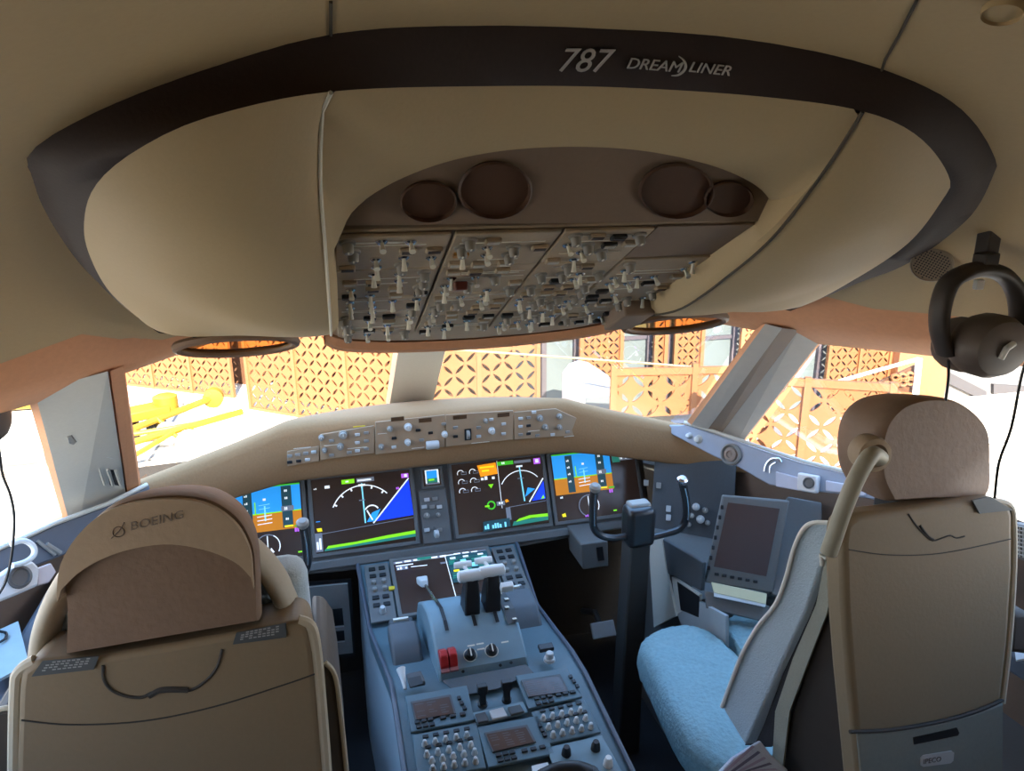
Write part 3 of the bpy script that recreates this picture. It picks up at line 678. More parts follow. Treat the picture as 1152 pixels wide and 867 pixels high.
mb.grid(rows); mb.add(rows[0], [tuple(range(8))]); mb.add(rows[-1], [tuple(range(8))]); mb.build('top_deck', PED, PD, ang=40)
for sg in (-1, 1):
    mb = MB(); mb.tube([V((sg*(wid(Y)+.006), Y, z+.002)) for Y, z in pp], .006, 8); mb.build('edge_rail', mat('dark blue grey rail', (.10, .11, .135), .5), PD)
# lower centre display
LF = Fr((0, 1.93, .612+.006), X_, V((0, -.178, .984)))
T, s = display('lower display lying flat on the pedestal, split black and teal', LF, -.002, .0, .150, .118, .012, c=0, h=.012, nm='lower_display_screen')
s.rect(0, .95, 1, 1, 'gy').txt(.02, .955, 7, .035, 'w', .07).txt(.55, .955, 5, .035, 'w', .07).rect(.25, .95, .40, 1, 't')
s.rect(.02, .88, .20, .90, 'w').rect(.02, .80, .14, .88, 'gy').txt(.03, .81, 4, .05, 'w', .02).line(.17, .83, .34, .82, .012, 'w').rect(.48, .80, .66, .835, 'gy').rect(.33, .02, .45, .07, 'w')
s.line(.545, .95, .545, .02, .008, 'w')
s.rect(.555, .40, 1, .945, 'dt')
for x, y, c in [(.62, .88, 'w'), (.76, .88, 'w'), (.92, .88, 'w'), (.60, .80, 't'), (.72, .80, 'c'), (.84, .80, 't'), (.95, .80, 'c'), (.66, .70, 't'), (.80, .70, 'c'), (.90, .68, 't'), (.62, .60, 'y'), (.75, .6, 't'), (.9, .58, 'w'), (.60, .5, 't'), (.7, .48, 'c')]:
    s.rect(x-.03, y-.02, x+.03, y+.02, c).rect(x-.045, y-.05, x+.045, y-.035, 't')
for y in (.84, .74, .64, .54): s.line(.57, y, .98, y-.01, .006, 't')
s.rect(.66, .62, .85, .70, 'c').txt(.67, .63, 5, .05, 'w', .022)
s.done(T)
# side key panels beside it
for sg, lab in ((-1, 'small key panel with paired switches left of the lower display'), (1, 'small key panel with paired switches right of the lower display')):
    KP = thing('key_panel', lab, 'control panel', tuple(LF.p(sg*.205, 0)))
    mb = MB(); mb.prism([LF.p(sg*.205+a, b, 0) for a, b in [(-.037, -.13), (.037, -.13), (.037, .12), (-.037, .12)]], LF.n*.008); mb.build('module_plate', PANEL, KP, bevel=.002)
    for i in range(2):
        for j in range(6):
            a, b = sg*.205-.015+.03*i, .095-.032*j; mb = MB()
            if j in (2, 3): mb.lathe(LF.p(a, b, .008), LF.n, [(.008, 0), (.007, .01), (.005, .012)], 10); mb.build('rotary_knob', KNB, KP)
            else: fbox(mb, LF, a, b, .008, .010, .008, .004); mb.build('push_button', BLK, KP, bevel=.001, seg=1)
    mb = MB(); mb.lathe(LF.p(sg*.205, -.095, .008), LF.n, [(.010, 0), (.009, .016), (.007, .02)], 12); mb.build('cursor_knob', CAPK, KP)
mb = MB(); 
a = LF.uv(441, 665); YB = mb; fbox(mb, LF, a[0], a[1], .008, .009, .007, .007); o = mb.build('yellow_button', YELL, T, bevel=.001, seg=1)
# ---- throttle quadrant
TQ = thing('throttle_quadrant', 'blue-grey throttle quadrant with white-topped thrust levers and red switches', 'throttle quadrant', (0, 1.55, .70))
tq = [(1.375, .700), (1.385, .722), (1.46, .762), (1.50, .775), (1.56, .772), (1.66, .735), (1.76, .672), (1.80, .615), (1.80, .58), (1.45, .60), (1.375, .66)]
mb = MB(); mb.prism([V((-.112, Y, z)) for Y, z in tq], V((.214, 0, 0))); mb.build('housing', mat('mid blue grey paint', (.19, .28, .32), .5), TQ, bevel=.006, seg=2)
QF = Fr((0, 1.425, .743), X_, V((0, -.47, .88)))   # its sloping aft face
# lever slots
for x in (-.075, -.005, .05):
    mb = MB(); pr = [(1.47, .7675), (1.50, .7765), (1.56, .7735), (1.66, .7365), (1.74, .688)]
    mb.grid([[V((x-.0045, Y, z+.0012)) for Y, z in pr], [V((x+.0045, Y, z+.0012)) for Y, z in pr]]); mb.build('lever_slot', BLK, TQ, smooth=False, fixn=False)
# thrust levers: black arms with white crossways grips
for k, (x0, dz) in enumerate(((-.006, 0), (.047, .004))):
    mb = MB(); base = V((x0, 1.545, .745)); top = V((x0+.006, 1.535, .862+dz))
    mb.loft([[base+V((a, b, 0)) for a, b in ((-.019, -.04), (.019, -.04), (.019, .035), (-.019, .035))], [lerp(base, top, .6)+V((a, b, 0)) for a, b in ((-.019, -.03), (.019, -.03), (.019, .022), (-.019, .022))], [top+V((a, b, 0)) for a, b in ((-.016, -.014), (.016, -.014), (.016, .014), (-.016, .014))]])
    L = mb.build('thrust_lever', BLK, TQ, bevel=.004)
    mb = MB(); c = top+V((0, 0, .006)); mb.tube([c+V((-.034, 0, 0)), c+V((-.030, 0, 0)), c+V((0, -.002, .001)), c+V((.028, 0, 0)), c+V((.032, 0, 0))], [.010, .0145, .0155, .0145, .010], 14); mb.build('lever_grip', WHITE, L)
    mb = MB(); c = top+V((-.012, .045, .012)); mb.tube([c+V((-.022, 0, 0)), c, c+V((.022, 0, 0))], [.008, .0095, .008], 12); mb.tube([c, top+V((0, .01, 0))], .005, 8); mb.build('reverse_lever', WHITE, L)
# speedbrake lever on the left
p0 = V((-.075, 1.60, .755)); p1 = at(476, 654, 'X', -.078)
mb = MB(); mb.tube([p0, lerp(p0, p1, .8)], .0045, 8); L = mb.build('speedbrake_lever', STEEL, TQ)
dv = (p1-p0).normalized(); mb = MB(); mb.loft([[p1+dv*h+X_*a*wd+dv.cross(X_)*b*.011 for a, b in ((-1, -1), (1, -1), (1, 1), (-1, 1))] for h, wd in ((-.03, .010), (0, .014), (.03, .017))]); mb.build('lever_grip', WHITE, L, bevel=.004)
# flap lever track on the right
mb = MB(); pr = [(1.46, .764), (1.50, .7775), (1.56, .7745), (1.66, .7375), (1.75, .680)]
mb.grid([[V((x, Y, z+.002)) for Y, z in pr] for x in (.072, .100)]); mb.build('flap_gate', PANELD, TQ, smooth=False, fixn=False)
for k in range(7):
    Y = 1.47+k*.038; z = [.768, .778, .776, .771, .757, .743, .72][k]; mb = MB(); mb.boxc(V((.083 if k % 2 else .092, Y, z+.003)), V((.005, 0, 0)), V((0, .007, -.002)), Z_*.001); mb.build('gate_mark', IVORY, TQ, smooth=False)
mb = MB(); mb.tube([V((.078, 1.66, .735)), at(570, 662, 'X', .08)], .004, 8); L = mb.build('flap_lever', STEEL, TQ); c = at(570, 660, 'X', .08); mb = MB(); mb.boxc(c, V((.016, 0, 0)), V((0, .008, .003)), V((0, -.004, .010))); mb.build('lever_grip', WHITE, L, bevel=.003)
# red fuel switches
for x, y in ((498.5, 742), (508.5, 740)):
    a, b = QF.uv(x, y); mb = MB(); mb.prism([QF.p(a-.0095, b+v, w) for v, w in ((-.026, 0), (-.024, .014), (-.006, .030), (.010, .026), (.022, .010), (.024, 0))], QF.u*.019); k = mb.build('fuel_switch', RED, TQ, bevel=.003)
    mb = MB(); fbox(mb, QF, a, b-.029, 0, .0095, .004, .008); mb.build('base_plate', mat('pale red plastic', (.5, .2, .2), .5), k, smooth=False)
for x, y in ((529, 737), (553, 732)):
    a, b = QF.uv(x, y); mb = MB(); mb.lathe(QF.p(a, b, 0), QF.n, [(.0135, 0), (.013, .003), (.011, .004), (.0105, .016), (.008, .018)], 20); k = mb.build('rotary_knob', BLK, TQ); mb = MB(); fbox(mb, QF, a, b, .018, .0015, .010, .001); mb.build('pointer', IVORY, k, smooth=False)
    mb = MB(); mb.tube([QF.p(a+.0155*cos(t), b+.0155*sin(t), .001) for t in [2*pi*i/24 for i in range(24)]], .001, 5, closed=True); mb.build('dial_ring', IVORY, TQ)
for x, y in ((540, 724), (530, 726), (568, 722), (541, 730)): 
    a, b = QF.uv(x, y); mb = MB(); fbox(mb, QF, a, b, .0, .009, .0018, .0007); mb.build('marking', IVORY, TQ, smooth=False)
for x, y in ((575, 745), (563, 748), (521, 755)):
    a, b = QF.uv(x, y); mb = MB(); mb.lathe(QF.p(a, b, 0), QF.n, [(.004, 0), (.003, .002)], 8); mb.build('screw', BLK, TQ)
# ---- hand rests either side
def handrest(x0, x1, Y0, Y1, zb, zt, label):
    H = thing('cursor_hand_rest', label, 'hand rest', ((x0+x1)/2, Y0, zb))
    pr = [(Y0, zb), (Y0+.006, zb+.012), (Y0+.05, zt-.006), (Y0+.07, zt), (Y1-.02, zt-.004), (Y1, zt-.02), (Y1, zb-.02)]
    mb = MB(); mb.prism([V((x0, Y, z)) for Y, z in pr], V((x1-x0, 0, 0))); mb.build('rest_body', mat('slate hand rest', (.10, .108, .115), .6, bump=.1, var=.08), H, bevel=.012, seg=3)
    mb = MB(); mb.boxc(V(((x0+x1)/2, Y1+.01, zt-.035)), V(((x1-x0)/2-.006, 0, 0)), V((0, .012, 0)), V((0, 0, .018))); mb.build('touch_pad', PANELD, H, bevel=.004)
    mb = MB(); mb.boxc(V(((x0+x1)/2, Y1+.012, zt-.015)), V((.02, 0, 0)), V((0, .004, 0)), V((0, 0, .003))); mb.build('label_plate', IVORY, H, smooth=False)
handrest(-.205, -.13, 1.50, 1.66, .655, .70, 'grey padded hand rest on the left of the throttle quadrant')
handrest(.125, .21, 1.60, 1.76, .62, .68, 'grey padded hand rest on the right of the throttle quadrant')
# ---- aft control panels
PF = Fr((0, 1.31, .713), X_, V((0, -.1, .995)))
def radio(label, scr, body):
    T = thing('radio_tuning_panel', label, 'control panel', tuple(PF.px(*body[0])))
    mb = MB(); mb.prism([PF.px(*p, .001) for p in body], PF.n*.007); mb.build('module_plate', PED, T, bevel=.0015, seg=1)
    mb = MB(); mb.prism([PF.px(*p, .008) for p in scr], PF.n*.003); mb.build('screen_frame', PANELD, T, smooth=False)
    c = [sum(p[i] for p in scr)/4 for i in (0, 1)]
    mb = MB(); inn = [(c[0]+(p[0]-c[0])*.92, c[1]+(p[1]-c[1])*.88) for p in scr]; mb.prism([PF.px(*p, .011) for p in inn], PF.n*.0006); mb.build('screen', SCRB, T, smooth=False)
    mb = MB()
    L = lambda s, t: (lerp(lerp(V((*inn[0], 0)), V((*inn[1], 0)), s), lerp(V((*inn[3], 0)), V((*inn[2], 0)), s), t))
    for r in range(6):
        for k in range(3):
            if random.random() < .75:
                s0 = .05+.32*k; s1 = s0+random.uniform(.1, .25); t0 = .1+.14*r
                mb.add([PF.px(L(a, b).x, L(a, b).y, .0119) for a, b in ((s0, t0), (s1, t0), (s1, t0+.04), (s0, t0+.04))], [(0, 1, 2, 3)], 0)
    mb.build('screen_text', G['dg'], T, smooth=False, fixn=False)
    return T
def keyrow(T, p0, p1, n, hw, hh, M, nm='push_button', h=.004, c=.008):
    for i in range(n):
        t = (i+.5)/n; button(T, PF, p0[0]+(p1[0]-p0[0])*t, p0[1]+(p1[1]-p0[1])*t, hw, hh, h, M, nm, c, .0008)
T = radio('radio tuning panel at the left front of the aft pedestal', [(462, 790), (507, 782), (513, 803), (467, 811)], [(456, 785), (525, 773), (535, 812), (462, 826)])
keyrow(T, (466, 817), (488, 812), 3, .0055, .004, BLK); keyrow(T, (468, 822), (490, 818), 3, .0055, .004, BLK); keyrow(T, (493, 812), (526, 806), 3, .006, .004, BLK); keyrow(T, (515, 786), (524, 803), 3, .004, .005, BLK)
T = radio('radio tuning panel at the right front of the aft pedestal', [(586, 766), (630, 759), (640, 778), (594, 785)], [(580, 762), (638, 753), (655, 786), (594, 800)])
keyrow(T, (600, 790), (622, 786), 3, .0055, .004, BLK); keyrow(T, (602, 796), (624, 791), 3, .0055, .004, BLK); keyrow(T, (624, 786), (648, 781), 3, .006, .004, BLK); keyrow(T, (640, 762), (651, 778), 3, .004, .005, BLK)
T = radio('radio tuning panel in the middle of the aft pedestal, furthest back', [(545, 825), (593, 816), (603, 835), (554, 847)], [(537, 820), (605, 807), (624, 850), (549, 866)])
keyrow(T, (557, 854), (580, 849), 3, .0055, .004, BLK); keyrow(T, (559, 860), (582, 855), 3, .0055, .004, BLK); keyrow(T, (585, 849), (615, 843), 3, .006, .004, BLK); keyrow(T, (606, 817), (614, 833), 3, .004, .005, BLK)
def audio(label, body, rows_):
    T = thing('audio_control_panel', label, 'control panel', tuple(PF.px(*body[0])))
    mb = MB(); mb.prism([PF.px(*p, .001) for p in body], PF.n*.007); mb.build('module_plate', PED, T, bevel=.0015, seg=1)
    for (p0, p1, n, kind) in rows_:
        for i in range(n):
            t = (i+.5)/n; x, y = p0[0]+(p1[0]-p0[0])*t, p0[1]+(p1[1]-p0[1])*t
            mb = MB(); 
            if kind == 'k': mb.lathe(PF.px(x, y, .008), PF.n, [(.0068, 0), (.006, .003), (.0038, .012), (.0022, .013)], 10); mb.build('volume_knob', CAPK, T)
            else: a, b = PF.uv(x, y); fbox(mb, PF, a, b, .008, .006, .004, .003); mb.build('push_button', BLK, T, bevel=.0008, seg=1)
audio('audio panel with rows of white knobs at the left of the aft pedestal', [(464, 829), (536, 815), (547, 866), (470, 880)], [((472, 839), (531, 827), 5, 'k'), ((473, 833), (531, 822), 5, 'b'), ((474, 851), (536, 838), 5, 'k'), ((476, 845), (535, 833), 5, 'b'), ((480, 858), (540, 846), 5, 'k'), ((481, 867), (541, 856), 5, 'k')])
audio('audio panel with rows of white knobs at the right of the aft pedestal', [(597, 803), (657, 789), (676, 826), (613, 840)], [((606, 810), (658, 799), 5, 'k'), ((605, 804), (656, 793), 5, 'b'), ((612, 820), (664, 808), 5, 'k'), ((612, 815), (662, 803), 5, 'b'), ((617, 829), (670, 817), 5, 'k')])
# small centre panel with three guarded controls
T = thing('alerting_panel', 'small pale strip with three covers behind the black levers', 'control panel', tuple(PF.px(560, 806)))
mb = MB(); mb.prism([PF.px(*p, .001) for p in [(531, 804), (588, 791), (594, 803), (538, 817)]], PF.n*.007); mb.build('module_plate', mat('mid blue grey paint', (.19, .28, .32)), T, bevel=.0015, seg=1)
for pts, M in (([(534, 805), (546, 802), (550, 812), (538, 815)], PANELD), ([(550, 801), (566, 797), (571, 807), (554, 811)], CAPK), ([(571, 797), (585, 794), (590, 802), (575, 806)], PANELD)):
    mb = MB(); mb.prism([PF.px(*p, .008) for p in pts], PF.n*.006); mb.build('cover', M, T, bevel=.0015, seg=1)
# two black levers ahead of it
for k, (x, y, lab) in enumerate(((543, 783, 'left black pitch trim lever on the dark strip of the pedestal'), (570, 778, 'right black pitch trim lever on the dark strip of the pedestal'))):
    b = PF.px(x, y+10, .0); T = thing('trim_lever', lab, 'lever', tuple(b))
    mb = MB(); mb.lathe(b, PF.n, [(.011, 0), (.011, .006), (.007, .008)], 14); mb.build('lever_base', BLK, T)
    mb = MB(); mb.loft([[b+Z_*h+V((a*w, c*.008, 0)) for a, c in ((-1, -1), (1, -1), (1, 1), (-1, 1))] for h, w in ((.004, .007), (.03, .007), (.036, .011), (.052, .011))]); mb.build('lever_grip', BLK, T, bevel=.002)
mb = MB(); mb.prism([PF.px(*p, .0015) for p in [(497, 766), (592, 748), (600, 757), (560, 775), (518, 783)]], PF.n*.002); o = mb.build('dark_strip', PANELD, PD, smooth=False)
# parking brake lever and square well on the left
b = PF.px(456, 775); T = thing('parking_brake_lever', 'short white tapered lever at the left edge of the pedestal', 'lever', tuple(b))
mb = MB(); t_ = at(451, 752, 'Y', 1.40); mb.tube([b, lerp(b, t_, .5), t_], [.004, .006, .011], 10); mb.build('lever', WHITE, T)
T = thing('utility_socket', 'square black recessed socket beside the white pedestal lever', 'socket', tuple(PF.px(467, 766)))
mb = MB(); mb.prism([PF.px(*p, .001) for p in [(457, 762), (474, 758), (479, 771), (461, 775)]], PF.n*.012); mb.build('socket_frame', PANELD, T, bevel=.003); mb = MB(); mb.prism([PF.px(*p, .013) for p in [(459, 763), (473, 760), (476, 769), (462, 773)]], PF.n*.001); mb.build('socket_well', BLK, T, smooth=False)
# knobs on the deck right of the quadrant
T = thing('alternate_flap_knob', 'white knob on the pedestal right of the throttle quadrant', 'knob', tuple(PF.px(618, 742))); mb = MB(); mb.lathe(PF.px(618, 742, 0), PF.n, [(.014, 0), (.013, .006), (.010, .008), (.009, .02), (.007, .022)], 16); mb.build('knob_body', CAPK, T); mb = MB(); a, b_ = PF.uv(614, 730); fbox(mb, PF, a, b_, 0, .018, .010, .010); mb.build('base_block', BLK, T, bevel=.002)
# rudder trim panel
T = thing('rudder_trim_panel', 'plain blue-grey panel with two small knobs at the right rear of pedestal', 'control panel', tuple(PF.px(660, 848)))
mb = MB(); mb.prism([PF.px(*p, .001) for p in [(615, 843), (677, 829), (702, 874), (632, 890)]], PF.n*.007); mb.build('module_plate', mat('mid blue grey paint', (.19, .28, .32)), T, bevel=.0015, seg=1)
for x, y, M in ((637, 848, BLK), (670, 842, BLK), (684, 860, WHITE)): mb = MB(); mb.lathe(PF.px(x, y, .008), PF.n, [(.010, 0), (.009, .010), (.006, .02)], 14); mb.build('rotary_knob', M, T)
# handset lying at the rear of the pedestal
T = thing('handset', 'black rounded handset lying on the rear of the pedestal', 'handset', tuple(PF.px(645, 866)))
c0, c1 = PF.px(612, 874, .02), PF.px(664, 870, .02); mb = MB(); mb.tube(spline([c0, lerp(c0, c1, .3)+Z_*.012, lerp(c0, c1, .7)+Z_*.012, c1], 6), [.012]+[.016]*17+[.012], 12); mb.build('handle', BLK, T)
for c in (c0, c1): mb = MB(); mb.lathe(c-Z_*.016, PF.n, [(.017, 0), (.02, .008), (.017, .022), (.01, .026)], 14); mb.build('ear_cap', BLK, T)
b = PF.px(606, 866, .012); o = MB().prism([PF.px(x, y, .009) for x, y in [(598, 862), (616, 858), (622, 872), (600, 878)]], PF.n*.002).build('paper_slip', PAPER, smooth=False); tag(o, 'white paper slip beside the black handset on the pedestal', 'paper')
# ================================================================== SEATS
def prism_part(F, px, d, M, nm, T, c=0, bevel=.01, seg=3, world=None, ang=35):
    mb = MB(); mb.prism([F.px(*p, c) for p in px] if px else world, F.n*d); return mb.build(nm, M, T, bevel=bevel, seg=seg, ang=ang)
def arcpx(pts, m=6, closed=False): return [(p.x, p.y) for p in spline([V((x, y, 0)) for x, y in pts], m, closed)]
SEAM = mat('dark seam', (.05, .045, .04), .8)
def cushion(T, xs, z, Y0, name='seat_cushion'):
    P = [(-.235, Y0), (-.24, Y0+.40), (-.20, Y0+.50), (-.09, Y0+.53), (-.025, Y0+.48), (-.012, Y0+.36), (.012, Y0+.36), (.04, Y0+.48), (.10, Y0+.53), (.20, Y0+.50), (.24, Y0+.40), (.235, Y0)]
    pl = spline([V((xs+x, y, 0)) for x, y in P], 5, True)
    c = V((xs, Y0+.22, 0)); rings = []
    for s, h in ((.90, -.13), (.985, -.11), (1.0, -.07), (1.0, -.035), (.975, -.010), (.92, .0), (.80, .006), (.55, .004), (.2, .002)):
        ring = []
        for p in pl:
            q = c+(p-c)*s; ring.append(V((q.x, q.y, z+h-.10*(p.y-Y0-.2)*0)))
        rings.append(ring)
    mb = MB(); mb.loft(rings, True); o = mb.build(name, SHEEP, T, ang=80, sub=1)
    tx = bpy.data.textures.get('fleece') or bpy.data.textures.new('fleece', 'CLOUDS'); tx.noise_scale = .018
    md = o.modifiers.new('fleece', 'DISPLACE'); md.texture = tx; md.strength = .014; md.mid_level = .5; md.texture_coords = 'LOCAL'
    return o
# ---- left seat
LS = thing('pilot_seat', 'left cockpit seat seen from behind, broad tan shell and rounded brown headrest', 'pilot seat', (-.55, 1.0, 0), 'cockpit seats')
F1 = Fr((-.54, .95, 1.19), X_, V((0, -.985, .17)))
shell = [(20, 775), (23, 755), (40, 742), (105, 740), (190, 726), (300, 706), (335, 698), (347, 705), (353, 735), (358, 790), (364, 867), (372, 1000), (18, 1000), (17, 867)]
prism_part(F1, shell, -.10, SEATB, 'back_shell', LS, bevel=.016)
ol = [F1.px(*p, -.012) for p in [(18, 1000), (17, 867), (19, 775), (23, 755), (40, 743)]]
ol2 = [F1.px(*p, -.012) for p in [(335, 699), (349, 706), (355, 735), (360, 790), (366, 867), (374, 1000)]]
mb = MB(); mb.tube(spline(ol, 5), .009, 10); mb.build('edge_highlight', SEATR, LS)
mb = MB(); mb.tube(spline(ol2, 5), .010, 10); mb.build('edge_highlight', SEATR, LS)
# top deck carrying the two placards
top = [F1.px(*p) for p in [(26, 765), (110, 748), (240, 727), (345, 712)]]
for pts in ([(36, 760), (48, 743), (112, 737), (106, 752)], [(262, 724), (266, 711), (322, 700), (322, 716)]):
    mb = MB(); mb.prism([F1.px(*p, .001) for p in pts], F1.n*.0025); pl = mb.build('placard', mat('slate placard', (.075, .085, .09), .5), LS, smooth=False)
    mb = MB(); a = [V((*p, 0)) for p in pts]
    for r in range(4):
        t = .22+.18*r; p0, p1 = lerp(lerp(a[1], a[0], t), lerp(a[2], a[3], t), .12), lerp(lerp(a[1], a[0], t), lerp(a[2], a[3], t), .88)
        for k in range(9):
            if (k*5+r*3) % 7 == 0: continue
            q0, q1 = lerp(p0, p1, k/9), lerp(p0, p1, (k+.72)/9); mb.add([F1.px(q0.x, q0.y, .0037), F1.px(q1.x, q1.y, .0037), F1.px(q1.x, q1.y-1.4, .0037), F1.px(q0.x, q0.y-1.4, .0037)], [(0, 1, 2, 3)])
    mb.build('small_print', mat('grey small print', (.3, .31, .31), .6), pl, smooth=False, fixn=False)
def seam(T, F, pts, r, M=SEAM, c=.0005, nm='seam_line', m=6):
    mb = MB(); mb.tube([F.px(*p, c) for p in arcpx(pts, m)], r, 6); return mb.build(nm, M, T)
seam(LS, F1, [(116, 748), (117, 764), (126, 776), (143, 783), (160, 784), (171, 779), (188, 777), (214, 776), (232, 765), (244, 750), (250, 730)], .0022)
seam(LS, F1, [(168, 783), (180, 776), (195, 775), (212, 776)], .0042, nm='finger_grip')
seam(LS, F1, [(24, 810), (80, 815), (160, 811), (240, 795), (320, 770), (354, 758)], .0012)
# headrest
F2 = Fr((-.54, .97, 1.26), X_, V((0, -.975, .22)))
hr_px = arcpx([(72, 738), (73, 690), (71, 655), (76, 625), (97, 592), (130, 567), (180, 556), (232, 559), (268, 580), (286, 610), (290, 640), (291, 670), (292, 700)], 5)
def pad(F, px, d, M, nm, T, infl=.06, c=0, soft=.03, fs=0):
    n = len(px); cx = sum(p[0] for p in px)/n; cy = sum(p[1] for p in px)/n; rings = []
    for s, dd in ((1-infl*1.6, 0), (1-infl*.5, -soft*.25), (1-infl*.1, -soft*.7), (1, -soft*1.3), (1-fs*.6, -d+soft*1.3), (1-infl*.1-fs, -d+soft*.6), (1-infl*.6-fs*1.4, -d+soft*.15), (1-infl*2-fs*2, -d)):
        rings.append([F.px(cx+(p[0]-cx)*s, cy+(p[1]-cy)*s, c)+F.n*dd for p in px])
    mb = MB(); mb.loft(rings, True); return mb.build(nm, M, T, ang=50)
hd = pad(F2, hr_px, .13, LEATH, 'headrest', LS, .018, fs=.09)
cap_px = arcpx([(72, 668), (71, 655), (76, 625), (97, 592), (130, 567), (180, 556), (232, 559), (268, 580), (286, 610), (290, 640), (291, 655)], 5)+arcpx([(288, 642), (270, 625), (235, 611), (190, 605), (140, 614), (100, 633), (76, 655)], 5)
cc_ = (182, 618); cap_px = [(cc_[0]+(x-cc_[0])*.972, cc_[1]+(y-cc_[1])*.985) for x, y in cap_px]
mb = MB(); mb.prism([F2.px(*p, -.02) for p in cap_px], F2.n*.034); mb.build('headrest_cover', mat('tan headrest cover', (.36, .265, .175), .65, bump=.15, scale=90, var=.07), hd, bevel=.009, seg=3)
# faded mark on the cover
BF2 = Fr(F2.px(146, 597, .0148), F2.px(205, 583, .0148)-F2.px(146, 597, .0148), F2.n)
FAINT = mat('faded slate print', (.205, .16, .125), .7, var=.05)
text('lettering', 'BOEING', .0165, BF2, 0, 0, 0, FAINT, hd, .2, .0003, sx=1.15)
mb = MB(); mb.tube([BF2.p(-.014+.007*cos(t), .002+.007*sin(t), .0) for t in [2*pi*k/20 for k in range(20)]], .0008, 5, closed=True); mb.tube([BF2.p(-.024, -.004), BF2.p(-.012, .004), BF2.p(-.004, .013)], .0008, 5); mb.build('round_mark', FAINT, hd)
# arched frame around the headrest
F3 = Fr((-.54, 1.06, 1.26), X_, V((0, -1, .1)))
ap = spline([F3.px(*p) for p in [(48, 760), (50, 730), (57, 695), (75, 655), (100, 625), (135, 603), (185, 592), (240, 597), (280, 618), (306, 645), (322, 675), (332, 705), (337, 730)]], 6)
mb = MB(); mb.tube(ap, .019, 12, flat=1.0, nref=(0, 1, 0)); 
rg = []
mb2 = MB(); N_ = len(ap)
for i, p in enumerate(ap):
    t = (ap[min(N_-1, i+1)]-ap[max(0, i-1)]).normalized(); s_ = t.cross(F3.n).normalized()
    rg.append([p+s_*(.017*cos(a))+F3.n*(.045*sin(a)) for a in [2*pi*k/14 for k in range(14)]])
mb2.loft(rg); mb2.build('shoulder_arch', mat('tan shoulder arch', (.40, .35, .265), .65, bump=.08, scale=140, var=.05), LS, ang=60)
# front cushion, seat pan and base
mb = MB(); mb.box(-.74, -.36, 1.06, 1.16, .60, 1.20); mb.build('backrest_cushion', FABG, LS, bevel=.03, seg=3)
cushion(LS, -.58, .47, 1.12)
mb = MB(); mb.box(-.70, -.40, .98, 1.42, .16, .43); mb.build('seat_base', BLK, LS, bevel=.02); mb = MB(); mb.box(-.78, -.32, .92, 1.48, 0, .05); mb.box(-.65, -.45, 1.0, 1.35, .04, .18); mb.build('floor_rail', PANELD, LS, bevel=.004)
# folded armrests
F4 = Fr((-.32, 1.0, 1.1), X_, V((0, -1, .1)))
for pts, e in (([(350, 744), (366, 746), (377, 762), (383, 800), (391, 880), (396, 960), (362, 960), (358, 867)], [(366, 745), (377, 760), (383, 800), (391, 880), (396, 960)]), ([(-16, 815), (-6, 802), (8, 797), (18, 800), (20, 960), (-14, 960)], [(-16, 815), (-6, 801), (8, 796), (18, 799)])):
    mb = MB(); mb.prism([F4.px(*p) for p in pts], V((0, .20, 0))); ar = mb.build('armrest', mat('dark brown armrest', (.075, .058, .045), .6, bump=.2, var=.1), LS, bevel=.008)
    mb = MB(); mb.tube([F4.px(*p) for p in arcpx(e, 5)], .004, 8); mb.build('armrest_edge', SEATR, ar)
# ---- right seat
RS = thing('pilot_seat', 'right cockpit seat seen obliquely, with tube beside its headrest and fleece cushion', 'pilot seat', (.69, .95, 0), 'cockpit seats')
R1 = Fr((.69, .90, 1.25), X_, V((0, -.985, .17)))
rsh = arcpx([(948, 612), (952, 590), (966, 578)], 4)+arcpx([(1000, 575), (1060, 566), (1110, 560), (1134, 565), (1141, 578)], 4)+[(1141, 640), (1136, 720), (1128, 790), (1127, 930), (972, 930), (962, 822), (956, 760), (950, 680)]
prism_part(R1, rsh, -.05, SEATB, 'back_shell', RS, bevel=.012)
mb = MB(); mb.tube(spline([R1.px(*p, -.016) for p in [(1000, 590), (966, 583), (951, 598), (948, 640), (951, 700), (956, 760), (962, 822), (968, 890)]], 6), .011, 10); mb.build('edge_highlight', SEATR, RS)
mb = MB(); mb.tube(spline([R1.px(*p, -.008) for p in [(1112, 562), (1135, 568), (1140, 590), (1140, 640), (1135, 720), (1127, 790)]], 5), .006, 8); mb.build('edge_highlight', SEATR, RS)
# head side plate on the shell's top right
mb = MB(); mb.prism([R1.px(*p, .001) for p in [(1092, 562), (1112, 558), (1138, 573), (1100, 577)]], R1.n*.004); mb.build('placard', mat('slate placard', (.075, .085, .09)), RS, smooth=False)
# lower cover with slot and plate
low = arcpx([(962, 823), (1000, 821), (1050, 813), (1095, 801), (1126, 789)], 5)
prism_part(R1, low+[(1125, 930), (972, 930)], .006, mat('grey green lower cover', (.20, .205, .175), .6, bump=.08, scale=140), 'lower_cover', RS, c=.0, bevel=.002, seg=1)
seam(RS, R1, [(956, 823), (1000, 821), (1050, 813), (1095, 801), (1128, 787)], .0035, c=.006)
mb = MB(); mb.prism([R1.px(*p, .006) for p in [(1027, 829), (1076, 818), (1079, 824), (1077, 827), (1028, 837)]], R1.n*.001); mb.build('slot', BLK, RS, smooth=False)
mb = MB(); 
pl = [(1035, 852), (1038, 849), (1070, 844), (1073, 846), (1072, 855), (1069, 858), (1038, 862), (1035, 860)]
mb.prism([R1.px(*p, .006) for p in pl], R1.n*.0012); lp = mb.build('maker_plate', mat('pale plate', (.42, .41, .38), .5), RS, smooth=False)
BF3 = Fr(R1.px(1038, 860, .0078), R1.px(1071, 854.5, .0078)-R1.px(1038, 860, .0078), R1.n)
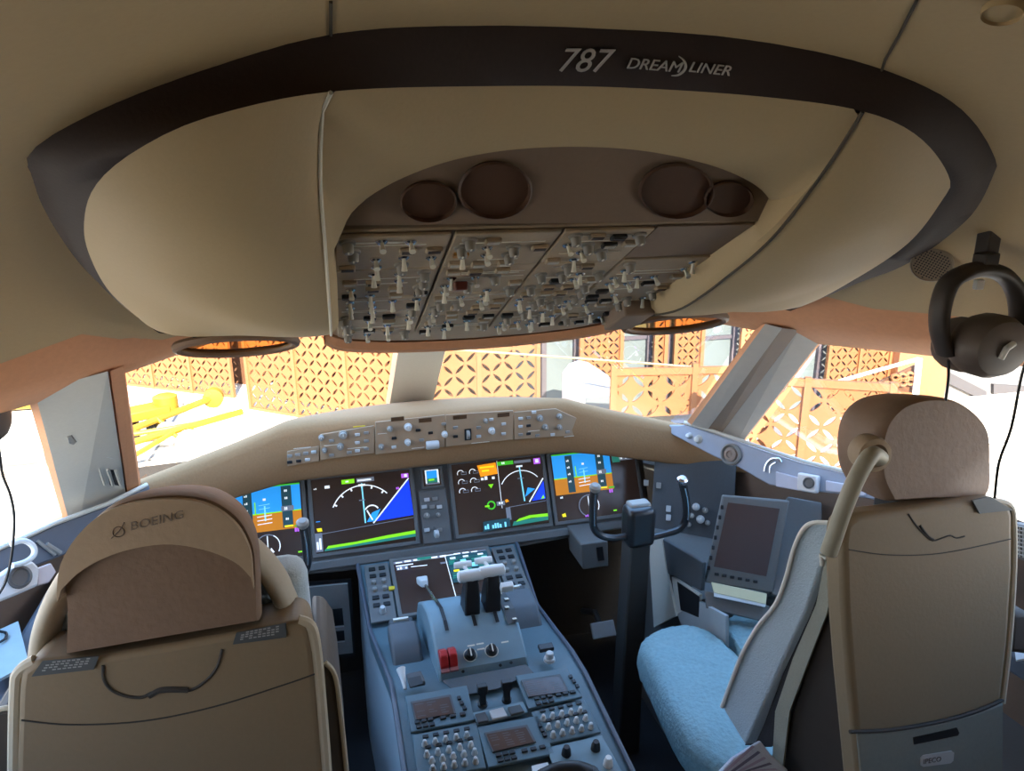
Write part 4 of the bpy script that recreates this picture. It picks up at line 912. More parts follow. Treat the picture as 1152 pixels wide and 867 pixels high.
text('lettering', 'IPECO', .0135, BF3, 0.001, .001, 0, mat('dark print', (.06, .05, .05), .6, var=0), lp, 0, .0002, sx=1.05)
seam(RS, R1, [(1022, 578), (1030, 590), (1040, 601), (1049, 608), (1060, 605), (1069, 602), (1076, 605), (1085, 603)], .0014, m=3)
seam(RS, R1, [(1035, 591), (1044, 603), (1050, 607)], .0022, m=3)
seam(RS, R1, [(955, 618), (1000, 624), (1060, 622), (1138, 606)], .001)
# headrest
R2 = Fr((.69, .93, 1.33), X_, V((.05, -.97, .15)))
rh = arcpx([(1004, 566), (992, 540), (990, 505), (997, 476), (1014, 457), (1034, 449), (1056, 447), (1080, 451), (1102, 466), (1115, 487), (1117, 520), (1115, 556), (1095, 562), (1045, 563)], 5)
hd2 = pad(R2, rh, .115, LEATH, 'headrest', RS, .04, fs=.05)
mb = MB(); mb.boxc(R2.px(1045, 566, -.06), X_*.10, Y_*.03, Z_*.04); mb.build('headrest_gap_block', BLK, RS, bevel=.006)  # dark block added to close the bright gap below the headrest
# tube from the headrest's side with its round boss
R3 = Fr((.57, .90, 1.33), X_, V((-.2, -.97, .1)))
bc = R3.px(984, 512, .004)
mb = MB(); mb.lathe(bc-R3.n*.03, R3.n, [(.030, 0), (.031, .02), (.028, .032), (.02, .034), (.018, .028)], 24); mb.build('hinge_boss', mat('tan headrest cover', (.36, .265, .175)), hd2)
tp = spline([R3.px(990, 515, .01), R3.px(980, 512, .035), R3.px(965, 535, .045), R3.px(950, 570, .045), R3.px(938, 605, .04), R3.px(932, 622, .035)], 6)
mb = MB(); mb.tube(tp, .0135, 12); mb.build('harness_tube', mat('taupe tube', (.34, .315, .24), .5, var=.05), RS)
mb = MB(); mb.tube(spline([onplane(x, y, V((.58, 1.0, 1.2)), R3.n) for x, y in [(958, 535), (946, 560), (939, 585), (936, 606)]], 6), .004, 8); mb.build('tube_edge', PIPE, RS)
# reclined front cushion of the backrest with white piping, seen from its side
SF = V((-.93, -.36, 0)).normalized()
SO = V((.50, 1.0, .9))
def sp(x, y, c=0): return onplane(x, y, SO+SF*c, SF)
bc_ = arcpx([(940, 586), (915, 588), (903, 596), (893, 617), (884, 650), (872, 680), (852, 705), (835, 735), (822, 768), (812, 795)], 4)+[(838, 838), (868, 770), (905, 690), (927, 625)]
mb = MB(); mb.prism([sp(*p) for p in bc_], V((.33, -.04, 0))); mb.build('backrest_cushion', FABG, RS, bevel=.014, seg=3)
mb = MB(); mb.tube([sp(x, y, .004) for x, y in arcpx([(936, 588), (915, 588), (903, 596), (893, 617), (884, 650), (872, 680), (852, 705), (835, 735), (822, 768), (812, 795)], 4)], .0042, 8); mb.build('piping', PIPE, RS)
for (pts, M, nm, c, d) in (([(928, 612), (905, 690), (868, 770), (838, 838), (858, 838), (885, 770), (915, 690), (930, 640)], BLK, 'backrest_gap', -.02, .02), ([(926, 620), (935, 650), (905, 740), (868, 840), (850, 840), (880, 760)], BELT, 'belt_webbing', -.012, .006), ([(929, 624), (937, 622), (940, 650), (930, 690), (905, 755), (888, 800), (880, 867), (868, 867), (872, 800), (892, 740), (918, 680)], BELTB, 'belt_webbing', -.004, .006)):
    mb = MB(); mb.prism([sp(*p, c) for p in pts], -SF*d); mb.build(nm, M, RS, smooth=False)
mb = MB(); mb.prism([sp(x, y, -.02) for x, y in [(932, 620), (948, 600), (962, 822), (968, 930), (850, 930), (870, 867), (905, 755), (935, 660)]], V((.30, 0, 0))); mb.build('back_frame', mat('dark brown seat frame', (.05, .04, .033), .7, var=.1), RS, bevel=.004)
mb = MB(); mb.tube([sp(930, 628, .006), sp(924, 624, .006), sp(925, 636, .006)], .004, 8); mb.build('belt_clip', PIPE, RS)
cushion(RS, .685, .595, 1.06)
mb = MB(); mb.box(.48, .90, 1.0, 1.40, .40, .47); mb.build('seat_pan', PANELD, RS, bevel=.01)
mb = MB(); mb.box(.52, .86, .98, 1.36, .10, .41); mb.build('seat_base', BLK, RS, bevel=.02); mb = MB(); mb.box(.44, .94, .92, 1.48, 0, .05); mb.build('floor_rail', PANELD, RS, bevel=.004)
for y_ in (1.06, 1.2): mb = MB(); mb.tube([V((.50, y_, .43)), V((.46, y_-.02, .40)), V((.45, y_-.03, .34))], .009, 8); mb.build('adjust_lever', BLK, RS)
mb = MB(); mb.prism([R1.px(*p, -.02) for p in [(1140, 690), (1152, 688), (1175, 700), (1175, 740), (1136, 735)]], V((0, .3, 0))); mb.build('armrest', mat('dark brown armrest', (.075, .058, .045)), RS, bevel=.01)
# striped cloth lying on the right seat's inboard base
T = thing('striped_cloth', 'folded blue and white striped cloth at the foot of right seat', 'cloth', tuple(at(840, 850, 'Z', .50)))
CF = Fr(at(840, 855, 'Y', .98), X_, V((-.1, -.6, .8)))
st_ = [(803, 872), (822, 852), (853, 833), (866, 850), (884, 866), (890, 890), (800, 890)]
mb = MB(); mb.prism([CF.px(*p) for p in st_], CF.n*.012); cl = mb.build('folded_cloth', mat('pale blue cloth', (.55, .60, .70), .9, bump=.4, scale=200), T, bevel=.004)
for k in range(5):
    mb = MB(); q = [(808+9*k, 872-1.5*k), (846+6.5*k, 838+6.5*k), (849+6.5*k, 840+6.5*k), (812+9*k, 873-1.5*k)]; mb.prism([CF.px(*p, .0125) for p in q], CF.n*.001); mb.build('stripe', mat('slate stripe', (.16, .16, .24), .9) if k % 2 else mat('lilac stripe', (.4, .36, .5), .9), cl, smooth=False)

# ================================================================== YOKES
def yoke(sg, label):
    g = lambda p: V((p.x*sg, p.y, p.z))
    pxw = lambda x, y, Y=1.72: g(at(x, y, 'Y', Y))
    T = thing('control_yoke', label, 'control yoke', (.545*sg, 1.77, 0), 'control yokes')
    GL = mat('gloss black yoke', (.022, .021, .022), .28, var=.05, spec=.6)
    c0, c1 = at(718, 610, 'Y', 1.76), at(700, 800, 'Y', 1.76); w = .034
    mb = MB(); mb.loft([[g(p+V((a, b, 0))) for a, b in ((-w*s, -.02), (w*s, -.02), (w*s, .05), (-w*s, .05))] for p, s in ((V((.545, 1.76, .0)), 1.1), (V((.548, 1.76, .45)), 1.0), (c0, .95))]); mb.build('column', mat('dark column paint', (.055, .048, .042), .55, var=.08), T, bevel=.006)
    hub = at(718, 590, 'Y', 1.73); mb = MB(); mb.boxc(g(hub), X_*.043, Y_*.035, Z_*.062); mb.build('hub', GL, T, bevel=.018, seg=3)
    mb = MB(); mb.boxc(g(hub+V((.003, .01, .055))), X_*.033, Y_*.022, Z_*.014); mb.build('hub_cap', KNB, T, bevel=.008)
    for side, pts in (('l', [(704, 603), (690, 605), (676, 602), (668, 592), (667, 570), (669, 548)]), ('r', [(734, 604), (750, 600), (764, 595), (771, 585), (772, 565), (767, 540)])):
        P = spline([pxw(*p) for p in pts], 6); n = len(P)
        mb = MB(); mb.tube(P, [.0095+.003*(i/n) for i in range(n)], 10); gp = mb.build('horn', GL, T)
        top = P[-1]; mb = MB(); mb.lathe(top+V((0, 0, -.010)), V((0, -.3, 1)), [(.012, 0), (.016, .006), (.016, .016), (.010, .022)], 14); mb.build('horn_switch', KNB if side == 'l' else STEEL, gp)
        mid = P[int(n*.75)]; mb = MB(); mb.tube([p+V((0, -.0125, .0)) for p in P[int(n*.62):int(n*.95)]], .0032, 6); mb.build('horn_stripe', STEEL, gp)
    return T
yoke(1, 'right control yoke, black U-shaped wheel on a column before the right seat')
yoke(-1, 'left control yoke, its black horn showing right of the left headrest')

# ================================================================== FOOTWELLS AND SIDE CONSOLES
T = thing('socket_box', 'grey box with a black socket hanging below right display', 'box', tuple(at(672, 625, 'Y', 1.98)))
mb = MB(); mb.prism([at(x, y, 'Y', 1.96) for x, y in [(653, 612), (684, 608), (685, 637), (656, 641)]], V((0, .14, 0))); bx = mb.build('case', PANEL, T, bevel=.005)
mb = MB(); mb.prism([at(x, y, 'Y', 1.958) for x, y in [(671, 616), (678, 615), (680, 630), (673, 631)]], V((0, .004, 0))); mb.build('socket', BLK, T, smooth=False)
T = thing('footwell_panel', 'dark grey footwell panel with four square openings beside left yoke', 'panel', tuple(at(370, 700, 'Y', 2.0)))
NF = Fr(at(370, 700, 'Y', 2.0), X_, V((0, -1, .15)))
mb = MB(); mb.tri([NF.px(*p) for p in [(338, 660), (391, 655), (397, 732), (352, 738), (338, 735)]], [[NF.px(*p) for p in q] for q in ([(366, 684), (385, 682), (387, 703), (368, 705)], [(343, 687), (361, 685), (363, 705), (345, 708)], [(368, 709), (387, 707), (388, 720), (369, 722)], [(345, 712), (363, 710), (364, 723), (347, 726)])]); mb.build('frame', PANEL, T, smooth=False, solid=-.012)
mb = MB(); mb.prism([NF.px(*p, -.08) for p in [(330, 655), (395, 650), (400, 738), (335, 740)]], NF.n*.01); mb.build('back_plate', BLK, T, smooth=False)
mb = MB(); mb.prism([NF.px(*p, .001) for p in arcpx([(343, 680), (346, 668), (362, 662), (380, 666), (388, 677)], 4)], NF.n*.006); mb.build('cover_plate', KNB, T, smooth=False)
for sx, lab in ((-1, 'grey rudder pedal in the left footwell'), (1, 'rudder pedal coloured pale for its reflection, low in right footwell')):
    c = at(678, 708, 'Y', 2.08) if sx > 0 else V((-.42, 2.08, .50)); T = thing('rudder_pedal', lab, 'rudder pedal', tuple(c)); F_ = Fr(c, X_, V((0, -.8, .6)))
    mb = MB(); fbox(mb, F_, 0, 0, 0, .045, .028, .012); mb.build('tread', CAPK, T, bevel=.004); mb = MB(); mb.tube([c, c+V((0, .08, .02)), c+V((0, .2, -.05))], .012, 8); mb.build('arm', PANELD, T)  # pale tread colour paints in the bright reflection on the right pedal
# right console
RC = thing('side_console', 'grey right side console running aft beneath the side screen', 'side console', (.9, 1.2, 0))
cpoly = [V((.66, 2.02, 0)), V((.70, 2.02, .70)), V((.70, 1.70, .63)), V((.72, 1.55, .60)), V((.98, 1.3, .60)), V((1.0, .2, .60)), V((1.0, .2, 0))]
mb = MB(); prf = [(.69, .66), (.70, .60), (.71, 0)]
mb.add([V((.70, 2.05, .0)), V((.70, 2.05, .70)), V((.70, 1.63, .62)), V((.98, 1.60, .60)), V((1.0, .1, .60)), V((1.0, .1, 0)), V((.98, 1.60, 0)), V((.70, 1.63, 0)),
        V((1.16, 2.0, 0)), V((1.12, 2.0, .70)), V((1.14, 1.60, .62)), V((1.16, 1.30, .60)), V((1.18, .1, .60)), V((1.18, .1, 0))],
       [(0, 1, 2, 7), (7, 2, 3, 6), (6, 3, 4, 5), (1, 9, 10, 2), (2, 10, 11, 3), (3, 11, 12, 4), (5, 4, 12, 13), (0, 8, 9, 1)])
mb.build('body', PANEL, RC, fixn=False, smooth=False)
IF = Fr((.695, 1.75, .45), V((0, -1, 0)), V((-1, 0, 0)))
mb = MB(); mb.prism([IF.px(*p, .012) for p in [(732, 607), (747, 605), (752, 640), (763, 692), (738, 705)]], IF.n*.008); mb.build('kick_strip', GREYP, RC, smooth=False)
mb = MB(); mb.prism([IF.px(*p, .004) for p in [(747, 604), (795, 632), (793, 664), (758, 646), (748, 642)]], IF.n*.012); mb.build('upper_panel', PANELD, RC, bevel=.003)
mb = MB(); mb.prism([IF.px(*p, .003) for p in [(759, 648), (790, 668), (788, 699), (764, 689)]], IF.n*.010); pk = mb.build('pocket_frame', GREYP, RC, smooth=False)
mb = MB(); mb.prism([IF.px(*p, .014) for p in [(762, 654), (787, 671), (786, 694), (766, 686)]], IF.n*.001); mb.build('pocket_opening', BLK, pk, smooth=False)
mb = MB(); mb.prism([IF.px(*p, .004) for p in [(765, 690), (790, 676), (820, 692), (820, 735), (806, 740), (775, 715)]], IF.n*.01); mb.build('lower_panel', mat('mid grey panel', (.34, .35, .34), .55), RC, smooth=False)
# side screen
EF = Fr((.80, 1.6, .82), V((.88, -.47, 0)), V((-.43, -.84, .33)))
T = thing('side_display', 'tall blank dark screen in a grey frame at the right side', 'display', tuple(EF.o))
mb = MB(); mb.prism([EF.px(*p, -.03) for p in [(812, 556), (886, 562), (868, 664), (792, 652)]], EF.n*.036); mb.build('bezel', PANEL, T, bevel=.004)
mb = MB(); mb.prism([EF.px(*p, .006) for p in [(819, 565), (877, 572), (862, 648), (803, 637)]], EF.n*.0015); mb.build('screen', mat('blank screen reflection brown', (.075, .038, .03), .25, var=0), T, smooth=False)  # brown base colour stands for reflections on the blank glass
for k in range(7):
    t = k/6; button(T, EF, 812-15*t, 570+68*t, .004, .006, .004, BLK, c=.006)
    if k < 6: button(T, EF, 806+52*t, 645+10*t, .006, .004, .004, BLK, c=.006)
PFm = Fr((.80, 1.55, .70), V((.88, -.47, 0)), V((-.35, -.7, .6)))
mb = MB(); mb.prism([PFm.px(*p) for p in [(886, 558), (925, 565), (925, 690), (868, 668)]], -PFm.n*.03); mb.build('side_cheek', PANEL, T, bevel=.004)
T = thing('paper_booklet', 'cream paper booklet tucked in tray under the blank side screen', 'booklet', tuple(PFm.px(830, 665)))
mb = MB(); mb.prism([PFm.px(*p, .01) for p in [(800, 655), (862, 668), (861, 680), (803, 667)]], PFm.n*.012); mb.build('cover', CREAM, T, bevel=.001, seg=1)
mb = MB(); mb.prism([PFm.px(*p, .006) for p in [(803, 666), (861, 679), (860, 683), (803, 671)]], PFm.n*.014); mb.build('pages', PAPER, T, smooth=False)
mb = MB(); mb.prism([PFm.px(*p, -.01) for p in [(792, 664), (866, 682), (860, 700), (794, 684)]], PFm.n*.012); o = mb.build('booklet_tray', PANEL, RC, bevel=.003)
mb = MB(); mb.prism([V((1.03, Y, z)) for Y, z in ((.2, .80), (.2, .85), (1.25, .85), (1.3, .80))], V((.08, 0, 0))); mb.build('upper_ledge', mat('slate ledge', (.11, .12, .145), .6), RC, bevel=.01)
# left console with mask box, cable and paper
LC = thing('side_console', 'dark left side console running aft past the left seat', 'side console', (-.95, 1.2, 0))
mb = MB(); mb.prism([V((-.84, Y, z)) for Y, z in ((.1, 0), (.1, .62), (1.2, .62), (1.7, .68), (2.05, .72), (2.05, 0))], V((-.05, 0, 0))); mb.build('body', PANELD, LC, bevel=.01)
mb = MB(); mb.prism([V((-.84, Y, z)) for Y, z in ((1.0, .82), (1.85, .86), (1.9, .80), (1.0, .76))], V((-.17, 0, 0))); mb.build('upper_ledge', mat('slate ledge', (.11, .12, .145), .6), LC, bevel=.012)
LP = Fr((-.9, 1.5, .625), X_, V((0, 0, 1)))
o = MB().prism([at(x, y, 'Z', .868) for x, y in [(-12, 716), (21, 701), (33, 748), (-10, 772)]], V((0, 0, .006))).build('paper_sheet', mat('pale blue paper', (.36, .45, .48), .8), smooth=False); tag(o, 'pale blue paper sheet on the left side console', 'paper')
mb = MB(); mb.tube([at(x, y, 'Z', .88) for x, y in arcpx([(0, 722), (6, 718), (7, 712), (0, 710)], 4)], .003, 6); o = mb.build('clip_wire', BLK); tag(o, 'black wire clip lying over the blue paper', 'clip')

# ---- window sill strips
def sillstrip(sg, label):
    g = lambda p: V((p.x*sg, p.y, p.z))
    n = V((-.86, -.44, .26)).normalized(); F_ = Fr((.82, 1.99, 1.0), V((.45, -.89, 0)), n)
    SB = mat('blue grey sill plastic', (.36, .39, .46), .5, bump=.05, var=.05)
    T = thing('sill_panel', label, 'sill panel', tuple(g(F_.o)))
    P = lambda x, y, c=0: g(F_.px(x, y, c))
    nn = g(n)
    mb = MB(); mb.prism([P(*p) for p in [(750, 478), (775, 478), (800, 486), (830, 496), (862, 507), (905, 521), (955, 533), (1010, 545), (1010, 566), (955, 556), (905, 551), (868, 545), (835, 526), (806, 513), (775, 497), (752, 485)]], nn*.018); mb.build('strip', SB, T, bevel=.004)
    mb = MB(); mb.tube([P(x, y, .016) for x, y in [(770, 475), (800, 484), (830, 494), (862, 505), (905, 519), (955, 531), (1010, 543)]], .006, 8); mb.build('ledge_edge', GREYP, T)
    c = P(823, 511, .018)
    mb = MB(); mb.lathe(c, nn, [(.034, 0), (.034, .008), (.029, .012), (.026, .008), (.024, .004)], 28); v_ = mb.build('air_vent', KNB, T); mb = MB(); mb.lathe(c, nn, [(.022, .003), (.020, .010), (.012, .012), (.010, .007), (.004, .007), (.003, .010)], 24); mb.build('vent_core', mat('tan vent core', (.3, .22, .17), .5), v_)
    for (x, y, r, M) in ((776, 490, .009, WHITE), (786, 494, .012, GREYP)):
        mb = MB(); mb.lathe(P(x, y, .018), nn, [(r*1.2, 0), (r, .004), (r*.8, .014), (r*.5, .016)], 16); mb.build('rotary_knob', M, T)
    mb = MB(); mb.tube([P(x, y, .022) for x, y in arcpx([(860, 530), (862, 522), (868, 516), (876, 516), (879, 520)], 4)], .004, 8); mb.tube([P(x, y, .03) for x, y in arcpx([(866, 532), (867, 524), (873, 520)], 4)], .003, 8); mb.build('clip_bracket', STEEL, T)
    mb = MB(); mb.prism([P(*p, .018) for p in [(874, 530), (901, 537), (901, 552), (874, 547)]], nn*.010); mb.build('label_block', mat('pale lilac plastic', (.58, .56, .62), .5), T, bevel=.003)
    mb = MB(); mb.prism([P(*p, .018) for p in [(901, 531), (924, 535), (922, 555), (900, 551)]], nn*.024); bx = mb.build('lamp_box', mat('warm white box', (.75, .70, .66), .5), T, bevel=.005)
    mb = MB(); mb.lathe(P(910, 543, .042), nn, [(.016, 0), (.016, .004), (.013, .005), (.011, .002)], 22); mb.build('round_lens', mat('dark lens', (.10, .09, .085), .35), bx)
    mb = MB(); mb.prism([P(*p, .018) for p in [(930, 540), (975, 548), (975, 558), (930, 552)]], nn*.010); mb.build('label_block', mat('pale lilac plastic', (.58, .56, .62)), T, bevel=.003)
sillstrip(1, 'blue-grey sill strip with round air vent and lens box under right window')
# left sill strip and mask stowage
LSn = V((.80, -.52, .30)).normalized(); LF_ = Fr((-.86, 1.9, .98), V((.52, .80, 0)), LSn)
T = thing('sill_panel', 'slate sill ledge under the left side window', 'sill panel', tuple(LF_.o))
mb = MB(); mb.prism([LF_.px(*p) for p in [(165, 546), (120, 568), (60, 590), (25, 606), (-30, 630), (-30, 668), (30, 640), (75, 622), (120, 598), (165, 566)]], LF_.n*.014); mb.build('strip', mat('slate ledge', (.11, .12, .145)), T, bevel=.005)
mb = MB(); mb.tube([LF_.px(x, y, .014) for x, y in [(165, 545), (120, 567), (60, 589), (25, 605), (-30, 629)]], .006, 8); mb.build('ledge_edge', GREYP, T)
mb = MB(); mb.tube([LF_.px(x, y, .018) for x, y in [(52, 612), (68, 622)]], .006, 8); mb.tube([LF_.px(x, y, .018) for x, y in [(42, 608), (62, 624)]], .004, 8); mb.build('latch', KNB, T)
# mask box: white block with round dark port
MO = Fr((-.88, 1.62, .90), V((.6, .8, 0)), V((.72, -.58, .38)))
T = thing('oxygen_mask_box', 'white box with round dark port below the left side window', 'mask box', tuple(MO.px(22, 648)))
mb = MB(); mb.prism([MO.px(*p) for p in [(-10, 650), (8, 638), (32, 632), (40, 640), (38, 660), (10, 672), (-10, 680)]], MO.n*.02); mb.build('case', mat('warm white box', (.75, .70, .66)), T, bevel=.006)
c = MO.px(22, 649, .02); mb = MB(); mb.lathe(c, MO.n, [(.024, 0), (.023, .005), (.018, .006), (.016, .002)], 24); mb.build('round_port', mat('dark lens', (.10, .09, .085)), T)
mb = MB(); mb.prism([MO.px(*p) for p in [(38, 640), (54, 634), (60, 644), (52, 656), (38, 660)]], MO.n*.014); mb.build('side_flap', mat('pale pink plastic', (.60, .50, .48), .5), T, bevel=.003)
mb = MB(); mb.tube([MO.px(x, y, .03) for x, y in arcpx([(12, 612), (26, 608), (37, 614), (38, 624), (28, 632), (14, 636)], 5)], .006, 8); mb.build('hose', WHITE, T)
# louvre panel on the left window post
iw_ = V((.75, -.55, .1)).normalized(); qa, qb = mirror(lerp(F_T, R_T, .30))+iw_*.024, mirror(R_T); qd = mirror(lerp(F_B, R_B, .30))+iw_*.024
pn = (qb-qa).cross(qd-qa).normalized(); pn = pn if pn.x > 0 else -pn; LPF = Fr(qd, qa-qd, pn); 
T = thing('louvre_vent', 'dark louvre slots low on the pale left window post', 'vent', tuple(LPF.px(120, 535)))
mb = MB(); mb.prism([LPF.px(*p, .001) for p in [(103, 521), (132, 528), (139, 549), (110, 546)]], LPF.n*.003); mb.build('vent_plate', GREYP, T, bevel=.001, seg=1)
for k in range(3):
    x = 106+9*k; y = 525+1.5*k; mb = MB(); mb.prism([LPF.px(*p, .004) for p in [(x, y), (x+7, y+1), (x+12, y+20-k), (x+5, y+19-k)]], LPF.n*.0015); mb.build('slot', BLK, T, smooth=False)
    mb = MB(); mb.tube([LPF.px(x+5.5, y+1, .006), LPF.px(x+11.5, y+20-k, .009)], .003, 6); mb.build('slat', GREYP, T)
mb = MB(); mb.tube([LPF.px(*p, .003) for p in [(99, 509), (126, 515)]], .002, 6); mb.build('top_edge', PIPE, T)
T = thing('post_latch', 'small latch in the middle of the pale left window post', 'latch', tuple(LPF.px(80, 492)))
mb = MB(); mb.prism([LPF.px(*p, .001) for p in [(74, 489), (80, 487), (86, 494), (82, 498), (76, 496)]], LPF.n*.006); mb.build('latch_body', KNB, T, bevel=.002)
# ---- headsets
def headset(label, pts_band, cups, hook, cables, Y0, grp='pilot headsets'):
    c = at(*pts_band[len(pts_band)//2], 'Y', Y0); T = thing('headset', label, 'headset', tuple(c), grp)
    P = spline([at(x, y, 'Y', Y0+.02) for x, y in pts_band], 5); n = len(P)
    mb = MB(); rg = []
    for i, p in enumerate(P):
        t = (P[min(n-1, i+1)]-P[max(0, i-1)]).normalized(); s_ = t.cross(Y_).normalized(); w = .008+.004*sin(pi*i/(n-1))
        rg.append([p+s_*(w*cos(a))+Y_*(.018*sin(a)) for a in [2*pi*k/12 for k in range(12)]])
    mb.loft(rg); mb.build('headband', mat('brown black headset', (.04, .032, .028), .5, var=.1), T, ang=60)
    for k, (x, y, rx, ry, dy) in enumerate(cups):
        cc = at(x, y, 'Y', Y0+dy); r1 = (at(x+rx, y, 'Y', Y0+dy)-cc).length; r2 = (at(x, y-ry, 'Y', Y0+dy)-cc).length; rings = []
        for s, h in ((.5, -.035), (.85, -.03), (1.0, -.015), (1.0, .01), (.9, .022), (.6, .03), (.2, .032)):
            rings.append([cc+V((r1*s*cos(a), h, r2*s*sin(a))) for a in [2*pi*j/24 for j in range(24)]])
        mb = MB(); mb.loft(rings); e = mb.build('ear_cup', mat('taupe ear cup', (.12, .095, .08), .5, var=.08), T)
        if k == 1: mb = MB(); mb.tube([cc+V((-.012, -.037, -.012)), cc+V((-.008, -.04, .004)), cc+V((.006, -.038, .010))], .0045, 8); mb.build('reflection_streak', WHITE, e)  # white streak paints the reflection on the ear cup
    for cb in cables:
        mb = MB(); mb.tube(spline([at(x, y, 'Y', Y0+.03) for x, y in cb], 5), .0024, 6); mb.build('cable', BLK, T)
    return T
headset('black headset hanging from a hook at the right of cockpit', [(1063, 398), (1057, 372), (1058, 345), (1068, 318), (1088, 306), (1108, 303), (1128, 309), (1142, 326), (1147, 352), (1144, 385)], [(1082, 387, 24, 29, .05), (1110, 388, 33, 34, .0)], None, [[(1067, 405), (1067, 425), (1064, 450)], [(1136, 403), (1150, 385), (1165, 372)], [(1165, 380), (1150, 420), (1138, 480), (1124, 520), (1119, 560)]], .84)
T = thing('headset_hook', 'dark square hook holding the right headset under the ceiling', 'hook', tuple(at(1109, 293, 'Y', .86)))
mb = MB(); mb.boxc(at(1109, 293, 'Y', .86), X_*.014, Y_*.012, Z_*.012); mb.boxc(at(1109, 287, 'Y', .875)+Z_*.03, X_*.012, Y_*.012, Z_*.04); mb.build('bracket', mat('brown black headset', (.04, .032, .028)), T, bevel=.003)
mb = MB(); mb.boxc(at(1101, 320, 'Y', .83), X_*.007, Y_*.004, Z_*.007); mb.build('clip_button', CAPK, T, bevel=.001, seg=1)
headset('dark headset half out of frame at the left window', [(-40, 440), (-36, 415), (-22, 404), (-8, 408), (0, 425), (2, 450)], [(-6, 466, 15, 28, .0), (-30, 466, 14, 26, .05)], None, [[(-2, 490), (2, 530), (12, 558), (16, 585), (13, 625), (6, 655), (-4, 672)]], 1.35)
# ---- round speaker grille and second fitting on the liner
def grille(label, x, y, rp, holes, nm, M, cat):
    c = onquad(x, y)-V((0, 0, .004)); e = .02
    nrm = (V((.82*c.x, .608*max(0, c.y-.4), 1)).normalized()*-1+(CAM-c).normalized()*(1.1 if holes else .2)).normalized(); c = c+nrm*(.012 if holes else 0)
    r = (onplane(x+rp, y, c, nrm)-c).length
    T = thing(nm, label, cat, tuple(c)); F_ = Fr(c, X_, nrm)
    mb = MB(); mb.lathe(c, nrm, [(r*1.02, 0), (r*1.02, .004), (r*.95, .006), (r*.92, .003)], 30); mb.build('rim', M, T)
    if holes:
        mb = MB()
        for i in range(-6, 7):
            for j in range(-6, 7):
                a, b = i*r*.14, j*r*.14
                if math.hypot(a, b) < r*.85: mb.lathe(F_.p(a, b, .0035), nrm, [(r*.045, 0), (r*.045, .0006)], 6)
        mb.build('perforations', mat('dark perforation', (.06, .05, .045), .8), T, smooth=False)
    return T
grille('round perforated speaker grille in the ceiling near the right headset', 1050, 290, 22, True, 'speaker_grille', mat('taupe grille', (.36, .28, .20), .6), 'speaker')
grille('round ceiling fitting at the top right corner', 1130, 4, 24, False, 'ceiling_fitting', LINER, 'ceiling fitting')
T = thing('wall_hook', 'dark hook on the left ceiling edge above the side window', 'hook', tuple(at(1, 306, 'X', -.9))); mb = MB(); mb.tube([at(x, y, 'X', -.92) for x, y in [(-4, 298), (4, 300), (5, 312), (-2, 322)]], .007, 8); mb.build('hook_body', BLK, T)
# grey mesh vent right of the right seat
T = thing('mesh_vent', 'grey mesh panel on the wall right of the right seat', 'vent', tuple(at(1147, 605, 'X', 1.12))); 
mb = MB(); mb.prism([at(x, y, 'X', 1.10) for x, y in [(1138, 588), (1175, 596), (1175, 640), (1138, 625)]], V((.02, 0, 0))); mb.build('mesh_plate', PANEL, T, smooth=False)
mb = MB()
for k in range(8):
    mb.tube([at(1139+4*k, 590+k*.8, 'X', 1.098), at(1139+4*k, 624+k, 'X', 1.098)], .0014, 5); mb.tube([at(1138, 590+4.4*k, 'X', 1.098), at(1172, 597+4.8*k, 'X', 1.098)], .0014, 5)
mb.build('mesh_wires', CAPK, T)
o = MB().prism([at(x, y, 'Z', .851) for x, y in [(1140, 722), (1162, 716), (1165, 740), (1143, 744)]], V((0, 0, .004))).build('paper_sheet', PAPER, smooth=False); tag(o, 'white paper sheet on the right console beside the seat', 'paper')
# ================================================================== OUTSIDE
GZ = -4.4
mb = MB(); mb.grid([[V((x, y, GZ)) for x in (-60, -20, 0, 20, 60)] for y in (-30, 0, 30, 90)]); o = struct(mb.build('ground', mat('pale concrete apron', (.74, .62, .46), .9, bump=.2, scale=1.2, var=.06), fixn=False))
mb = MB()
for k in range(-4, 6):
    mb.add([V((-30, 8+k*4.6, GZ+.012)), V((30, 8+k*4.6-.0, GZ+.012)), V((30, 8.06+k*4.6, GZ+.012)), V((-30, 8.06+k*4.6, GZ+.012))], [(0, 1, 2, 3)])
for k in range(-5, 6):
    mb.add([V((k*4.6, -5, GZ+.012)), V((k*4.6+.06, -5, GZ+.012)), V((k*4.6+.06, 34, GZ+.012)), V((k*4.6, 34, GZ+.012))], [(0, 1, 2, 3)])
o = struct(mb.build('trim_9', mat('apron joint', (.22, .20, .17), .9), smooth=False, fixn=False))
ORG = mat('orange painted screen', (.27, .10, .034), .7, var=.05, scale=3)
ORP = mat('orange painted post', (.26, .105, .038), .6, var=.04, scale=3)
BACK = mat('shaded brown backing', (.11, .048, .022), .9, var=.1, scale=3)  # dark brown carries the shade seen through the screen holes
